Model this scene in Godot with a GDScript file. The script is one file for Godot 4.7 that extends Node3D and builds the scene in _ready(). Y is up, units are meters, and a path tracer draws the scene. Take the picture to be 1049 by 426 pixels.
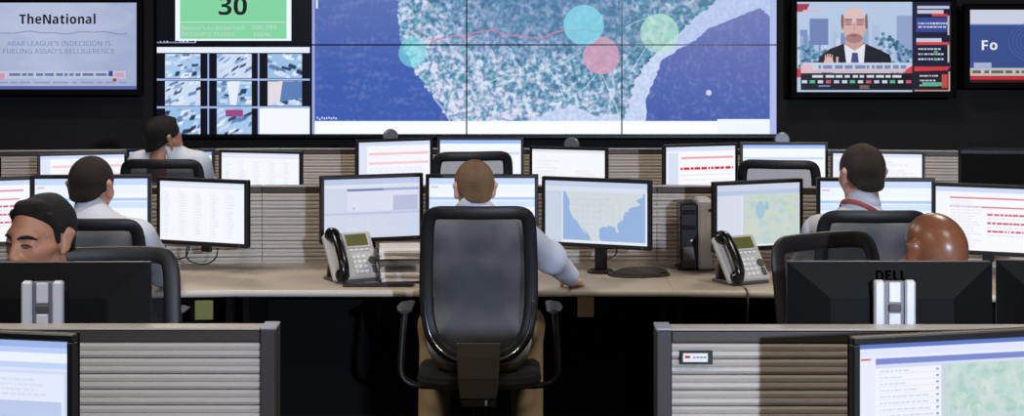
extends Node3D
# A control room: rows of consoles facing a video wall, seen from behind a low partition.

const F := 1775.0      # focal length in pixels of the 1049 x 426 frame
const EYE := 1.88      # camera height
const HY := 15.0       # image row of the horizon
const CX := 524.5

var M := {}
var taken := {}
var rng := RandomNumberGenerator.new()

# ------------------------------------------------------------------ naming
func numbered(called: String) -> String:
	var n: int = taken.get(called, -1) + 1
	taken[called] = n
	return called if n == 0 else "%s_%03d" % [called, n]

func tag(o: Node3D, label: String, category: String, group := "") -> Node3D:
	o.set_meta("label", label)
	o.set_meta("category", category)
	if group != "":
		o.set_meta("group", group)
	return o

func thing(called: String, label: String, category: String, at := Vector3.ZERO, turn := 0.0, group := "") -> Node3D:
	var o := Node3D.new()
	o.name = numbered(called)
	add_child(o)
	o.position = at
	o.rotation.y = turn
	return tag(o, label, category, group)

func part(called: String, mesh: Mesh, m: Material, parent: Node3D) -> MeshInstance3D:
	var o := MeshInstance3D.new()
	o.name = called
	var n := 0
	while parent.has_node(NodePath(o.name)):
		n += 1
		o.name = "%s_%03d" % [called, n]
	o.mesh = mesh
	o.material_override = m
	o.cast_shadow = GeometryInstance3D.SHADOW_CASTING_SETTING_ON
	parent.add_child(o, true)
	return o

func solo(called: String, mesh: Mesh, m: Material, label: String, category: String, at := Vector3.ZERO, turn := 0.0, group := "") -> MeshInstance3D:
	var o := part(numbered(called), mesh, m, self)
	o.position = at
	o.rotation.y = turn
	tag(o, label, category, group)
	return o

func struct(called: String, mesh: Mesh, m: Material) -> MeshInstance3D:
	var o := part(called, mesh, m, self)
	o.set_meta("kind", "structure")
	return o

func dup(src: Node3D, label: String, at: Vector3, turn: float, group := "") -> Node3D:
	var c: Node3D = src.duplicate()
	c.name = numbered(String(src.name).rstrip("0123456789").trim_suffix("_"))
	add_child(c)
	c.position = at
	c.rotation.y = turn
	c.set_meta("label", label)
	if group != "":
		c.set_meta("group", group)
	return c

# a point seen at pixel (px, py) that lies d metres in front of the camera plane
func P(px: float, py: float, d: float) -> Vector3:
	return Vector3((px - CX) / F * d, EYE - (py - HY) / F * d, -d)

# ------------------------------------------------------------------ shapes
func begin() -> SurfaceTool:
	var st := SurfaceTool.new()
	st.begin(Mesh.PRIMITIVE_TRIANGLES)
	return st

func tri(st: SurfaceTool, a: Vector3, b: Vector3, c: Vector3, n: Vector3, smooth: Array = []) -> void:
	var pts := [a, b, c]
	var ns := [n, n, n] if smooth.is_empty() else smooth
	var order := [0, 1, 2]
	if (b - a).cross(c - a).dot(n) > 0.0:
		order = [0, 2, 1]
	for k in order:
		st.set_normal(ns[k])
		st.add_vertex(pts[k])

func face(st: SurfaceTool, pts: Array, n: Vector3) -> void:
	for k in range(1, pts.size() - 1):
		tri(st, pts[0], pts[k], pts[k + 1], n)

func cbox(st: SurfaceTool, c: Vector3, size: Vector3, ch := 0.003, basis := Basis.IDENTITY) -> void:
	var h := size / 2.0
	ch = minf(ch, minf(h.x, minf(h.y, h.z)) * 0.9)
	var i := h - Vector3(ch, ch, ch)
	for ax in 3:
		var u := (ax + 1) % 3
		var v := (ax + 2) % 3
		for s in [-1.0, 1.0]:
			var q := []
			for uv in [[-1, -1], [1, -1], [1, 1], [-1, 1]]:
				var p := Vector3.ZERO
				p[ax] = s * h[ax]
				p[u] = uv[0] * i[u]
				p[v] = uv[1] * i[v]
				q.append(c + basis * p)
			var n := Vector3.ZERO
			n[ax] = s
			face(st, q, basis * n)
		for su in [-1.0, 1.0]:
			for sv in [-1.0, 1.0]:
				var q := []
				for e in [[-1, 0], [1, 0], [1, 1], [-1, 1]]:
					var p := Vector3.ZERO
					p[ax] = e[0] * i[ax]
					p[u] = su * (h[u] if e[1] == 0 else i[u])
					p[v] = sv * (i[v] if e[1] == 0 else h[v])
					q.append(c + basis * p)
				var n := Vector3.ZERO
				n[u] = su
				n[v] = sv
				face(st, q, (basis * n).normalized())
	for sx in [-1.0, 1.0]:
		for sy in [-1.0, 1.0]:
			for sz in [-1.0, 1.0]:
				var s := Vector3(sx, sy, sz)
				var a := c + basis * (s * Vector3(h.x, i.y, i.z))
				var b := c + basis * (s * Vector3(i.x, h.y, i.z))
				var d := c + basis * (s * Vector3(i.x, i.y, h.z))
				tri(st, a, b, d, (basis * s).normalized())

func box(c: Vector3, size: Vector3, ch := 0.003, basis := Basis.IDENTITY) -> ArrayMesh:
	var st := begin()
	cbox(st, c, size, ch, basis)
	return st.commit()

# a polygon in x, z pulled up from y0 to y1
func prism(st: SurfaceTool, poly: PackedVector2Array, y0: float, y1: float, ch := 0.003) -> void:
	if Geometry2D.is_polygon_clockwise(poly):
		poly.reverse()
	var inner: PackedVector2Array = poly
	if ch > 0.0:
		var off := Geometry2D.offset_polygon(poly, -ch, Geometry2D.JOIN_MITER)
		if off.size() == 1 and off[0].size() == poly.size():
			var o: PackedVector2Array = off[0]
			if Geometry2D.is_polygon_clockwise(o):
				o.reverse()
			var best := 0
			for k in o.size():
				if o[k].distance_to(poly[0]) < o[best].distance_to(poly[0]):
					best = k
			inner = PackedVector2Array()
			for k in o.size():
				inner.append(o[(k + best) % o.size()])
	var idx := Geometry2D.triangulate_polygon(inner)
	for k in range(0, idx.size(), 3):
		var t := []
		for j in 3:
			t.append(inner[idx[k + j]])
		tri(st, Vector3(t[0].x, y1, t[0].y), Vector3(t[1].x, y1, t[1].y), Vector3(t[2].x, y1, t[2].y), Vector3.UP)
		tri(st, Vector3(t[0].x, y0, t[0].y), Vector3(t[1].x, y0, t[1].y), Vector3(t[2].x, y0, t[2].y), Vector3.DOWN)
	var n := poly.size()
	for k in n:
		var a := poly[k]
		var b := poly[(k + 1) % n]
		var ia := inner[k]
		var ib := inner[(k + 1) % n]
		var d := (b - a).normalized()
		var out := Vector3(d.y, 0, -d.x)
		face(st, [Vector3(a.x, y0 + ch, a.y), Vector3(b.x, y0 + ch, b.y), Vector3(b.x, y1 - ch, b.y), Vector3(a.x, y1 - ch, a.y)], out)
		if ch > 0.0:
			face(st, [Vector3(a.x, y1 - ch, a.y), Vector3(b.x, y1 - ch, b.y), Vector3(ib.x, y1, ib.y), Vector3(ia.x, y1, ia.y)], (out + Vector3.UP).normalized())
			face(st, [Vector3(a.x, y0 + ch, a.y), Vector3(b.x, y0 + ch, b.y), Vector3(ib.x, y0, ib.y), Vector3(ia.x, y0, ia.y)], (out + Vector3.DOWN).normalized())

func rounded(w: float, h: float, r: float, seg := 5) -> PackedVector2Array:
	var q := PackedVector2Array()
	for k in 4:
		var c := Vector2((w / 2 - r) * [1, -1, -1, 1][k], (h / 2 - r) * [1, 1, -1, -1][k])
		for j in seg + 1:
			var a := PI / 2 * (k + float(j) / seg)
			q.append(c + Vector2(cos(a), sin(a)) * r)
	return q

# swept tube; elliptic when rn differs; ax is the direction the second radius lies along
func tube(st: SurfaceTool, pts: Array, r: Variant, seg := 8, closed := false, rn := -1.0, ax := Vector3.ZERO) -> void:
	var n := pts.size()
	var rings := []
	var norms := []
	var up := Vector3.ZERO
	for k in n:
		var t: Vector3
		if closed:
			t = (pts[(k + 1) % n] - pts[(k - 1 + n) % n]).normalized()
		else:
			t = (pts[mini(k + 1, n - 1)] - pts[maxi(k - 1, 0)]).normalized()
		if ax != Vector3.ZERO:
			up = ax
		elif up == Vector3.ZERO:
			up = Vector3.UP if absf(t.y) < 0.9 else Vector3.RIGHT
		var nn := (up - t * up.dot(t)).normalized()
		up = nn if ax == Vector3.ZERO else up
		var bb := t.cross(nn).normalized()
		var rb: float = r[k] if r is Array else r
		var r2: float = rb if rn < 0.0 else rn
		var ring := []
		var nr := []
		for j in seg:
			var a := TAU * j / seg
			ring.append(pts[k] + bb * cos(a) * rb + nn * sin(a) * r2)
			nr.append((bb * cos(a) / maxf(rb, 1e-5) + nn * sin(a) / maxf(r2, 1e-5)).normalized())
		rings.append(ring)
		norms.append(nr)
	for k in (n if closed else n - 1):
		var k2 := (k + 1) % n
		for j in seg:
			var j2 := (j + 1) % seg
			var a: Vector3 = rings[k][j]
			var b: Vector3 = rings[k][j2]
			var c: Vector3 = rings[k2][j2]
			var d: Vector3 = rings[k2][j]
			var nn: Vector3 = norms[k][j] + norms[k][j2] + norms[k2][j]
			tri(st, a, b, c, nn, [norms[k][j], norms[k][j2], norms[k2][j2]])
			tri(st, a, c, d, nn, [norms[k][j], norms[k2][j2], norms[k2][j]])
	if not closed:
		for e in [0, n - 1]:
			var t: Vector3 = (pts[1] - pts[0]) if e == 0 else (pts[n - 1] - pts[n - 2])
			face(st, rings[e], -t.normalized() if e == 0 else t.normalized())

func smooth_path(ctrl: Array, per := 6, closed := false) -> Array:
	var out := []
	var n := ctrl.size()
	for k in (n if closed else n - 1):
		var p0: Vector3 = ctrl[(k - 1 + n) % n] if closed or k > 0 else ctrl[0]
		var p1: Vector3 = ctrl[k]
		var p2: Vector3 = ctrl[(k + 1) % n]
		var p3: Vector3 = ctrl[(k + 2) % n] if closed or k + 2 < n else ctrl[n - 1]
		for j in per:
			out.append(p1.cubic_interpolate(p2, p0, p3, float(j) / per))
	if not closed:
		out.append(ctrl[n - 1])
	return out

func lathe(st: SurfaceTool, prof: Array, seg := 24, xf := Transform3D.IDENTITY) -> void:
	for k in prof.size() - 1:
		var a: Vector2 = prof[k]
		var b: Vector2 = prof[k + 1]
		var d := b - a
		var pn := Vector2(d.y, -d.x).normalized()
		for j in seg:
			var t0 := TAU * j / seg
			var t1 := TAU * (j + 1) / seg
			var e0 := Vector3(cos(t0), 0, sin(t0))
			var e1 := Vector3(cos(t1), 0, sin(t1))
			var n0 := xf.basis * (e0 * pn.x + Vector3.UP * pn.y)
			var n1 := xf.basis * (e1 * pn.x + Vector3.UP * pn.y)
			var p := [xf * (e0 * a.x + Vector3.UP * a.y), xf * (e1 * a.x + Vector3.UP * a.y), xf * (e1 * b.x + Vector3.UP * b.y), xf * (e0 * b.x + Vector3.UP * b.y)]
			if a.x > 1e-5:
				tri(st, p[0], p[1], p[2], n0 + n1, [n0, n1, n1])
			if b.x > 1e-5:
				tri(st, p[0], p[2], p[3], n0 + n1, [n0, n1, n0])

func rect(st: SurfaceTool, c: Vector3, w: float, h: float, uv := Rect2(0, 0, 1, 1), basis := Basis.IDENTITY) -> void:
	var q := [Vector2(-1, -1), Vector2(-1, 1), Vector2(1, 1), Vector2(1, -1)]
	for k in [0, 1, 2, 0, 2, 3]:
		st.set_normal(basis.z)
		st.set_uv(Vector2(uv.position.x + uv.size.x * (q[k].x + 1) / 2, uv.position.y + uv.size.y * (1 - q[k].y) / 2))
		st.add_vertex(c + basis * Vector3(q[k].x * w / 2, q[k].y * h / 2, 0))

func letters(s: String, h: float, bold := true, serif := false) -> TextMesh:
	var t := TextMesh.new()
	var f := SystemFont.new()
	f.font_names = PackedStringArray(["Droid Serif" if serif else "Droid Sans"])
	f.font_weight = 700 if bold else 400
	t.font = f
	t.text = s
	t.font_size = 32
	t.pixel_size = h / 32.0
	t.depth = 0.001
	t.curve_step = 1.0
	return t

# ------------------------------------------------------------------ materials
func mat(c: Color, rough := 0.6, metal := 0.0, spec := 0.5) -> StandardMaterial3D:
	var m := StandardMaterial3D.new()
	m.albedo_color = c
	m.roughness = rough
	m.metallic = metal
	m.metallic_specular = spec
	return m

func rgb(r: float, g: float, b: float, a := 1.0) -> Color:
	return Color(r / 255.0, g / 255.0, b / 255.0, a)

func noise_tex(freq: float, oct: int, c0: Color, c1: Color, size := 256, sd := 1, stretch := false) -> NoiseTexture2D:
	var n := FastNoiseLite.new()
	n.seed = sd
	n.frequency = freq
	n.fractal_octaves = oct
	var t := NoiseTexture2D.new()
	t.width = size
	t.height = size
	t.seamless = true
	t.noise = n
	var g := Gradient.new()
	g.set_color(0, c0)
	g.set_color(1, c1)
	t.color_ramp = g
	return t

func grain(m: StandardMaterial3D, c0: Color, c1: Color, freq: float, scale: Vector3, sd := 1) -> StandardMaterial3D:
	m.albedo_color = Color.WHITE
	m.albedo_texture = noise_tex(freq, 4, c0, c1, 256, sd)
	m.uv1_triplanar = true
	m.uv1_scale = scale
	return m

func relief(m: StandardMaterial3D, freq: float, scale: Vector3, cm: float, sd := 3, oct := 3) -> StandardMaterial3D:
	m.heightmap_enabled = true
	m.heightmap_texture = noise_tex(freq, oct, Color.BLACK, Color.WHITE, 256, sd)
	m.heightmap_scale = cm
	m.uv1_triplanar = true
	m.uv1_scale = scale
	return m

func glow(tex: Texture2D, energy := 1.0) -> StandardMaterial3D:
	var m := mat(Color(0.01, 0.01, 0.012), 0.35, 0.0, 0.3)
	m.emission_enabled = true
	m.emission_texture = tex
	m.emission = Color.BLACK
	m.emission_energy_multiplier = energy
	return m

func glow_color(c: Color, energy := 1.0) -> StandardMaterial3D:
	var m := mat(Color(0.02, 0.02, 0.02), 0.5)
	m.emission_enabled = true
	m.emission = c
	m.emission_energy_multiplier = energy
	return m

func materials() -> void:
	M.wall = grain(mat(Color.BLACK, 0.9), rgb(30, 27, 30), rgb(36, 33, 35), 0.02, Vector3(0.4, 0.4, 0.4), 5)
	M.carpet = grain(mat(Color.BLACK, 0.95), rgb(24, 23, 25), rgb(38, 36, 38), 0.15, Vector3(1.5, 1.5, 1.5), 6)
	M.ceiling = mat(rgb(70, 68, 66), 0.95)
	M.laminate = grain(mat(Color.WHITE, 0.5), rgb(174, 163, 150), rgb(189, 178, 164), 0.12, Vector3(2, 2, 2), 7)
	M.edge = mat(rgb(204, 196, 182), 0.45)
	M.black = mat(rgb(17, 17, 19), 0.45)
	M.black_matte = mat(rgb(9, 8, 9), 0.85, 0.0, 0.3)
	M.gloss = mat(rgb(12, 12, 15), 0.22)
	M.shell = relief(mat(rgb(11, 10, 12), 0.55, 0.0, 0.25), 0.3, Vector3(12, 12, 12), 0.02)
	M.slat = grain(mat(Color.WHITE, 0.5), rgb(172, 164, 156), rgb(186, 177, 168), 0.05, Vector3(0.6, 14, 0.6), 8)
	M.frame = mat(rgb(52, 45, 42), 0.5)
	M.rail = mat(rgb(60, 52, 48), 0.45)
	M.rail_cap = mat(rgb(176, 168, 160), 0.4)
	M.cap = mat(rgb(176, 176, 190), 0.35, 0.3)
	M.silver = mat(rgb(222, 222, 226), 0.38, 0.25)
	M.silver_dark = mat(rgb(120, 122, 130), 0.4, 0.4)
	M.chrome = mat(rgb(215, 215, 220), 0.18, 1.0)
	M.plastic = relief(mat(rgb(26, 24, 25), 0.5), 0.3, Vector3(10, 10, 10), 0.02)
	M.spine = mat(rgb(92, 83, 74), 0.45)
	M.seat = relief(mat(rgb(22, 21, 23), 0.9), 0.4, Vector3(14, 14, 14), 0.05)
	var net := mat(Color(0.045, 0.045, 0.06, 0.67), 0.8)
	net.transparency = BaseMaterial3D.TRANSPARENCY_ALPHA
	M.net = net
	M.white_shirt = fabric(rgb(206, 210, 220))
	M.blue_shirt = fabric(rgb(206, 211, 226))
	M.grey_shirt = fabric(rgb(196, 202, 214))
	M.dark_shirt = fabric(rgb(70, 74, 88))
	M.khaki = fabric(rgb(172, 152, 118))
	M.dark_trousers = fabric(rgb(40, 40, 48))
	M.shoe = mat(rgb(20, 18, 17), 0.35)
	M.skin_pale = skin(rgb(226, 174, 148))
	M.skin_tan = skin(rgb(184, 128, 100))
	M.skin_brown = skin(rgb(128, 78, 52))
	M.skin_brown.roughness = 0.32
	M.skin_pink = skin(rgb(202, 146, 124))
	M.hair_black = hair(rgb(22, 18, 17))
	M.hair_brown = hair(rgb(40, 29, 23))
	M.hair_fair = hair(rgb(150, 112, 76))
	M.hair_umber = hair(rgb(48, 35, 28))
	M.lanyard = mat(rgb(140, 62, 66), 0.7)
	M.paper = mat(rgb(240, 238, 235), 0.8)
	M.note = mat(rgb(116, 118, 66), 0.8)
	M.card = mat(rgb(96, 82, 58), 0.8)
	M.cloth = relief(mat(rgb(62, 56, 52), 0.9), 0.08, Vector3(6, 6, 6), 0.3)
	M.key = mat(rgb(226, 224, 220), 0.5)
	M.phone = mat(rgb(190, 186, 180), 0.42, 0.1)
	M.phone_dark = mat(rgb(78, 74, 72), 0.45)
	M.lcd = glow_color(rgb(118, 122, 46), 0.42)
	M.red = mat(rgb(190, 40, 44), 0.6)
	M.ink = mat(rgb(110, 110, 120), 0.7)
	M.logo = mat(rgb(3, 3, 3), 0.9, 0.0, 0.1)
	M.lash = mat(rgb(24, 18, 16), 0.8)
	M.eye = mat(rgb(84, 66, 58), 0.3)
	M.lamp = glow_color(Color(1.0, 0.97, 0.92), 2.0)

func fabric(c: Color) -> StandardMaterial3D:
	var m := relief(mat(c, 0.85, 0.0, 0.3), 0.012, Vector3(1.6, 1.0, 1.6), 2.2, 11, 2)
	return m

func skin(c: Color) -> StandardMaterial3D:
	var m := grain(mat(c, 0.48), c.darkened(0.08), c.lightened(0.05), 0.05, Vector3(5, 5, 5), 13)
	return m

func hair(c: Color) -> StandardMaterial3D:
	var m := grain(mat(c, 0.6, 0.0, 0.35), c.darkened(0.35), c.lightened(0.12), 0.1, Vector3(16, 4, 16), 17)
	m.heightmap_enabled = true
	m.heightmap_texture = noise_tex(0.12, 3, Color.BLACK, Color.WHITE, 256, 19)
	m.heightmap_scale = 0.5
	return m

# ------------------------------------------------------------------ pictures on screens
func blank(w: int, h: int, c: Color) -> Image:
	var im := Image.create(w, h, false, Image.FORMAT_RGBA8)
	im.fill(c)
	return im

func fr(im: Image, x0: float, y0: float, x1: float, y1: float, c: Color) -> void:
	var w := im.get_width()
	var h := im.get_height()
	im.fill_rect(Rect2i(int(x0 * w), int(y0 * h), maxi(1, int(x1 * w) - int(x0 * w)), maxi(1, int(y1 * h) - int(y0 * h))), c)

# polygon in pixels
func poly(im: Image, pts: PackedVector2Array, c: Color, mix := 1.0) -> void:
	var lo := 1e9
	var hi := -1e9
	for p in pts:
		lo = minf(lo, p.y)
		hi = maxf(hi, p.y)
	for y in range(maxi(0, int(floor(lo))), mini(im.get_height() - 1, int(ceil(hi))) + 1):
		var xs := []
		var yy := y + 0.5
		for k in pts.size():
			var a := pts[k]
			var b := pts[(k + 1) % pts.size()]
			if (a.y <= yy) != (b.y <= yy):
				xs.append(a.x + (yy - a.y) / (b.y - a.y) * (b.x - a.x))
		xs.sort()
		for k in range(0, xs.size() - 1, 2):
			var x0 := maxi(0, int(round(xs[k])))
			var x1 := mini(im.get_width(), int(round(xs[k + 1])))
			if x1 > x0:
				if mix >= 1.0:
					im.fill_rect(Rect2i(x0, y, x1 - x0, 1), c)
				else:
					for x in range(x0, x1):
						im.set_pixel(x, y, im.get_pixel(x, y).lerp(c, mix))

func disc(im: Image, cx: float, cy: float, rx: float, ry: float, c: Color, mix := 1.0) -> void:
	var q := PackedVector2Array()
	for k in 28:
		q.append(Vector2(cx + cos(TAU * k / 28) * rx, cy + sin(TAU * k / 28) * ry))
	poly(im, q, c, mix)

func line(im: Image, pts: Array, w: float, c: Color, mix := 1.0) -> void:
	for k in pts.size() - 1:
		var a: Vector2 = pts[k]
		var b: Vector2 = pts[k + 1]
		var n := (b - a).orthogonal().normalized() * w / 2
		poly(im, PackedVector2Array([a + n, b + n, b - n, a - n]), c, mix)

# rows of small broken strokes, like text too small to read
func scrawl(im: Image, x0: float, y0: float, x1: float, y1: float, rows: int, c: Color, fill := 0.8, gap := 0.25) -> void:
	var h := (y1 - y0) / rows
	if c.s < 0.2 and c.v > 0.6:
		c = c.lerp(rgb(228, 232, 243), 0.6)
	for r in rows:
		var y := y0 + h * r
		var x := x0
		var stop := x0 + (x1 - x0) * lerpf(fill, 1.0, rng.randf())
		while x < stop:
			var l := (x1 - x0) * rng.randf_range(0.03, 0.12)
			fr(im, x, y + h * 0.25, minf(x + l, x1), y + h * (1.0 - gap), c)
			x += l + (x1 - x0) * rng.randf_range(0.012, 0.03)

const AMERICA := [-128.0, 56.0, -124.7, 48.4, -124.0, 46.0, -124.5, 42.8, -124.2, 40.4, -122.4, 37.2, -120.6, 34.5, -118.4, 33.8, -117.1, 32.5, -115.0, 29.5, -112.0, 26.0, -110.0, 23.2, -109.5, 24.0, -112.5, 29.5, -114.0, 31.5, -112.0, 29.0, -109.0, 25.5, -106.0, 22.5, -105.5, 20.0, -102.0, 18.0, -96.0, 18.0, -97.4, 22.0, -97.2, 25.9, -97.3, 27.8, -95.0, 29.2, -93.0, 29.7, -90.5, 29.2, -89.2, 30.3, -87.0, 30.4, -85.3, 29.7, -84.0, 30.0, -82.8, 28.5, -81.8, 26.0, -80.6, 25.2, -80.1, 26.8, -81.3, 30.0, -81.0, 32.0, -78.5, 33.9, -75.8, 35.2, -76.0, 37.0, -74.2, 39.5, -73.7, 40.6, -70.5, 41.6, -70.7, 43.0, -67.0, 44.8, -64.0, 44.8, -60.0, 46.5, -64.5, 49.0, -58.0, 52.0, -58.0, 56.0]

func america(im: Image, x0: float, y0: float, x1: float, y1: float, land: Color, sea: Color) -> void:
	fr(im, x0, y0, x1, y1, sea)
	var w := im.get_width()
	var h := im.get_height()
	var q := PackedVector2Array()
	for k in range(0, AMERICA.size(), 2):
		var u: float = clampf((AMERICA[k] + 130.0) / 74.0, 0, 1)
		var v: float = clampf((54.0 - AMERICA[k + 1]) / 35.0, 0, 1)
		q.append(Vector2(lerpf(x0, x1, u) * w, lerpf(y0, y1, v) * h))
	poly(im, q, land)
	for k in 5:
		var lat := 49.0 - k * 4.5
		var y := lerpf(y0, y1, (54.0 - lat) / 35.0) * h
		line(im, [Vector2(lerpf(x0, x1, 0.1) * w, y), Vector2(lerpf(x0, x1, 0.62 - 0.05 * k) * w, y)], 1.0, land.darkened(0.12), 0.7)
	for k in 8:
		var x := lerpf(x0, x1, 0.16 + 0.075 * k) * w
		line(im, [Vector2(x, lerpf(y0, y1, 0.15) * h), Vector2(x + rng.randf_range(-4, 4), lerpf(y0, y1, 0.6) * h)], 1.0, land.darkened(0.12), 0.6)

func tex(im: Image) -> ImageTexture:
	return ImageTexture.create_from_image(im)

func screen_picture(style: String) -> ImageTexture:
	var big := style.begins_with("near")
	var im := blank(640 if big else 288, 380 if big else 172, rgb(233, 236, 245))
	var grey := rgb(196, 202, 218)
	var blue := rgb(150, 178, 226)
	match style:
		"plain":
			fr(im, 0, 0, 1, 0.07, rgb(206, 216, 238))
			fr(im, 0.02, 0.1, 0.16, 0.97, rgb(220, 224, 238))
			scrawl(im, 0.2, 0.14, 0.94, 0.9, 14, rgb(208, 210, 222), 0.5)
		"columns":
			fr(im, 0, 0, 1, 0.05, rgb(210, 218, 238))
			fr(im, 0.0, 0.06, 1, 0.11, rgb(218, 222, 234))
			for c in 5:
				scrawl(im, 0.05 + 0.19 * c, 0.17, 0.13 + 0.19 * c, 0.93, 17, rgb(198, 202, 216), 0.4)
			for c in 6:
				fr(im, 0.03 + 0.19 * c, 0.13, 0.034 + 0.19 * c, 0.96, rgb(212, 216, 230))
		"red_rows":
			fr(im, 0, 0, 1, 0.07, rgb(198, 208, 236))
			fr(im, 0.0, 0.08, 0.12, 1, rgb(214, 218, 236))
			fr(im, 0.14, 0.2, 0.98, 0.24, rgb(236, 188, 194))
			fr(im, 0.14, 0.37, 0.98, 0.41, rgb(236, 194, 200))
			scrawl(im, 0.15, 0.46, 0.97, 0.95, 10, rgb(208, 206, 218), 0.7)
		"red_bar":
			fr(im, 0, 0, 1, 0.09, rgb(206, 214, 234))
			fr(im, 0.03, 0.12, 0.18, 1, rgb(206, 214, 232))
			fr(im, 0.2, 0.12, 1, 1, rgb(238, 238, 244))
			fr(im, 0.22, 0.2, 0.97, 0.235, rgb(228, 150, 156))
			scrawl(im, 0.21, 0.38, 0.97, 0.45, 1, rgb(196, 44, 58), 1.0, 0.1)
			for k in 5:
				fr(im, 0.21, 0.54 + 0.09 * k, 0.97, 0.555 + 0.09 * k, rgb(216, 216, 226))
		"red_table":
			fr(im, 0, 0, 1, 0.08, rgb(196, 206, 232))
			fr(im, 0.12, 0.13, 1, 1, rgb(236, 238, 246))
			fr(im, 0.14, 0.16, 0.94, 0.185, rgb(206, 120, 130))
			fr(im, 0.14, 0.3, 0.9, 0.32, rgb(206, 130, 140))
			scrawl(im, 0.15, 0.2, 0.45, 0.95, 16, rgb(206, 208, 222), 0.6)
			for k in 3:
				scrawl(im, 0.5, 0.4 + 0.13 * k, 0.97, 0.45 + 0.13 * k, 1, rgb(194, 84, 98), 1.0, 0.2)
				scrawl(im, 0.5, 0.46 + 0.13 * k, 0.97, 0.52 + 0.13 * k, 1, rgb(208, 208, 222), 0.8)
		"pink_text":
			fr(im, 0, 0, 1, 0.06, rgb(214, 218, 230))
			scrawl(im, 0.06, 0.2, 0.4, 0.9, 10, rgb(212, 212, 222), 0.5)
			scrawl(im, 0.6, 0.4, 0.9, 0.62, 4, rgb(226, 190, 196), 0.6)
		"bands":
			fr(im, 0, 0, 1, 0.1, rgb(190, 208, 240))
			fr(im, 0, 0.1, 1, 0.24, rgb(226, 234, 248))
			fr(im, 0, 0.3, 1, 0.34, rgb(164, 192, 234))
			fr(im, 0, 0.36, 1, 0.45, rgb(200, 218, 246))
			fr(im, 0.02, 0.13, 0.09, 0.155, rgb(222, 176, 184))
			scrawl(im, 0.05, 0.5, 0.95, 0.96, 9, rgb(204, 212, 230), 0.6)
		"blue_top":
			fr(im, 0, 0, 1, 0.07, rgb(150, 180, 238))
			fr(im, 0.0, 0.07, 0.2, 0.12, rgb(238, 240, 250))
			fr(im, 0.02, 0.24, 0.98, 0.28, rgb(186, 206, 240))
			scrawl(im, 0.05, 0.34, 0.95, 0.95, 11, rgb(206, 214, 232), 0.6)
		"window":
			im.fill(rgb(206, 214, 234))
			fr(im, 0, 0, 1, 0.1, rgb(190, 202, 230))
			fr(im, 0, 0.1, 1, 0.16, rgb(220, 226, 240))
			fr(im, 0.24, 0.18, 0.62, 0.215, rgb(112, 126, 172))
			fr(im, 0.62, 0.18, 0.99, 0.215, rgb(158, 168, 204))
			fr(im, 0.24, 0.215, 0.99, 0.55, rgb(218, 224, 240))
			fr(im, 0.72, 0.3, 0.98, 0.55, rgb(186, 192, 218))
			scrawl(im, 0.03, 0.2, 0.2, 0.9, 14, rgb(186, 194, 218), 0.5)
			scrawl(im, 0.27, 0.3, 0.68, 0.52, 5, rgb(200, 206, 224), 0.6)
			fr(im, 0, 0.57, 1, 0.6, rgb(186, 196, 224))
			scrawl(im, 0.24, 0.64, 0.96, 0.94, 7, rgb(194, 200, 220), 0.5)
			disc(im, 0.31 * 288, 0.5 * 172, 3, 3, rgb(170, 184, 170))
		"atlas":
			fr(im, 0, 0, 1, 0.09, rgb(196, 208, 234))
			fr(im, 0, 0.09, 1, 0.17, rgb(216, 224, 238))
			fr(im, 0, 0.17, 0.17, 1, rgb(198, 210, 226))
			scrawl(im, 0.02, 0.2, 0.15, 0.9, 16, rgb(172, 186, 210), 0.5)
			america(im, 0.18, 0.17, 0.98, 0.95, rgb(208, 217, 222), rgb(150, 180, 222))
			for k in 40:
				disc(im, rng.randf_range(0.26, 0.7) * 288, rng.randf_range(0.26, 0.62) * 172, rng.randf_range(2, 7), rng.randf_range(1, 4), [rgb(190, 212, 200), rgb(214, 222, 222), rgb(196, 210, 222)][k % 3], 0.5)
		"terrain":
			fr(im, 0, 0, 1, 0.1, rgb(206, 212, 232))
			fr(im, 0.0, 0.1, 1, 0.17, rgb(184, 200, 228))
			fr(im, 0, 0.17, 0.3, 1, rgb(214, 220, 234))
			scrawl(im, 0.03, 0.22, 0.26, 0.95, 16, rgb(196, 202, 220), 0.4)
			fr(im, 0.31, 0.17, 0.99, 0.97, rgb(202, 214, 206))
			for k in 130:
				disc(im, rng.randf_range(0.33, 0.97) * 288, rng.randf_range(0.2, 0.94) * 172, rng.randf_range(4, 15), rng.randf_range(3, 10), [rgb(186, 212, 208), rgb(212, 216, 192), rgb(176, 202, 220), rgb(196, 216, 190)][k % 4], 0.35)
			disc(im, 0.52 * 288, 0.42 * 172, 16, 24, rgb(140, 186, 226), 0.6)
			disc(im, 0.6 * 288, 0.36 * 172, 7, 12, rgb(128, 178, 226), 0.6)
		"near_panels":
			im.fill(rgb(208, 218, 240))
			fr(im, 0, 0, 1, 0.05, rgb(150, 172, 222))
			fr(im, 0, 0.05, 1, 0.09, rgb(178, 196, 234))
			fr(im, 0, 0.09, 1, 0.16, rgb(226, 232, 246))
			fr(im, 0, 0.16, 1, 0.2, rgb(186, 202, 236))
			fr(im, 0.0, 0.22, 1, 1.0, rgb(200, 210, 234))
			fr(im, 0.62, 0.24, 0.98, 0.96, rgb(216, 224, 242))
			fr(im, 0.62, 0.44, 0.97, 0.9, rgb(180, 194, 226))
			scrawl(im, 0.64, 0.27, 0.95, 0.41, 4, rgb(172, 182, 210), 0.6)
			for k in 4:
				fr(im, 0.62, 0.44 + k * 0.115, 0.97, 0.445 + k * 0.115, rgb(164, 180, 216))
			fr(im, 0.3, 0.24, 0.6, 0.96, rgb(210, 218, 238))
			scrawl(im, 0.05, 0.28, 0.56, 0.9, 16, rgb(184, 194, 220), 0.5)
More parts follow.
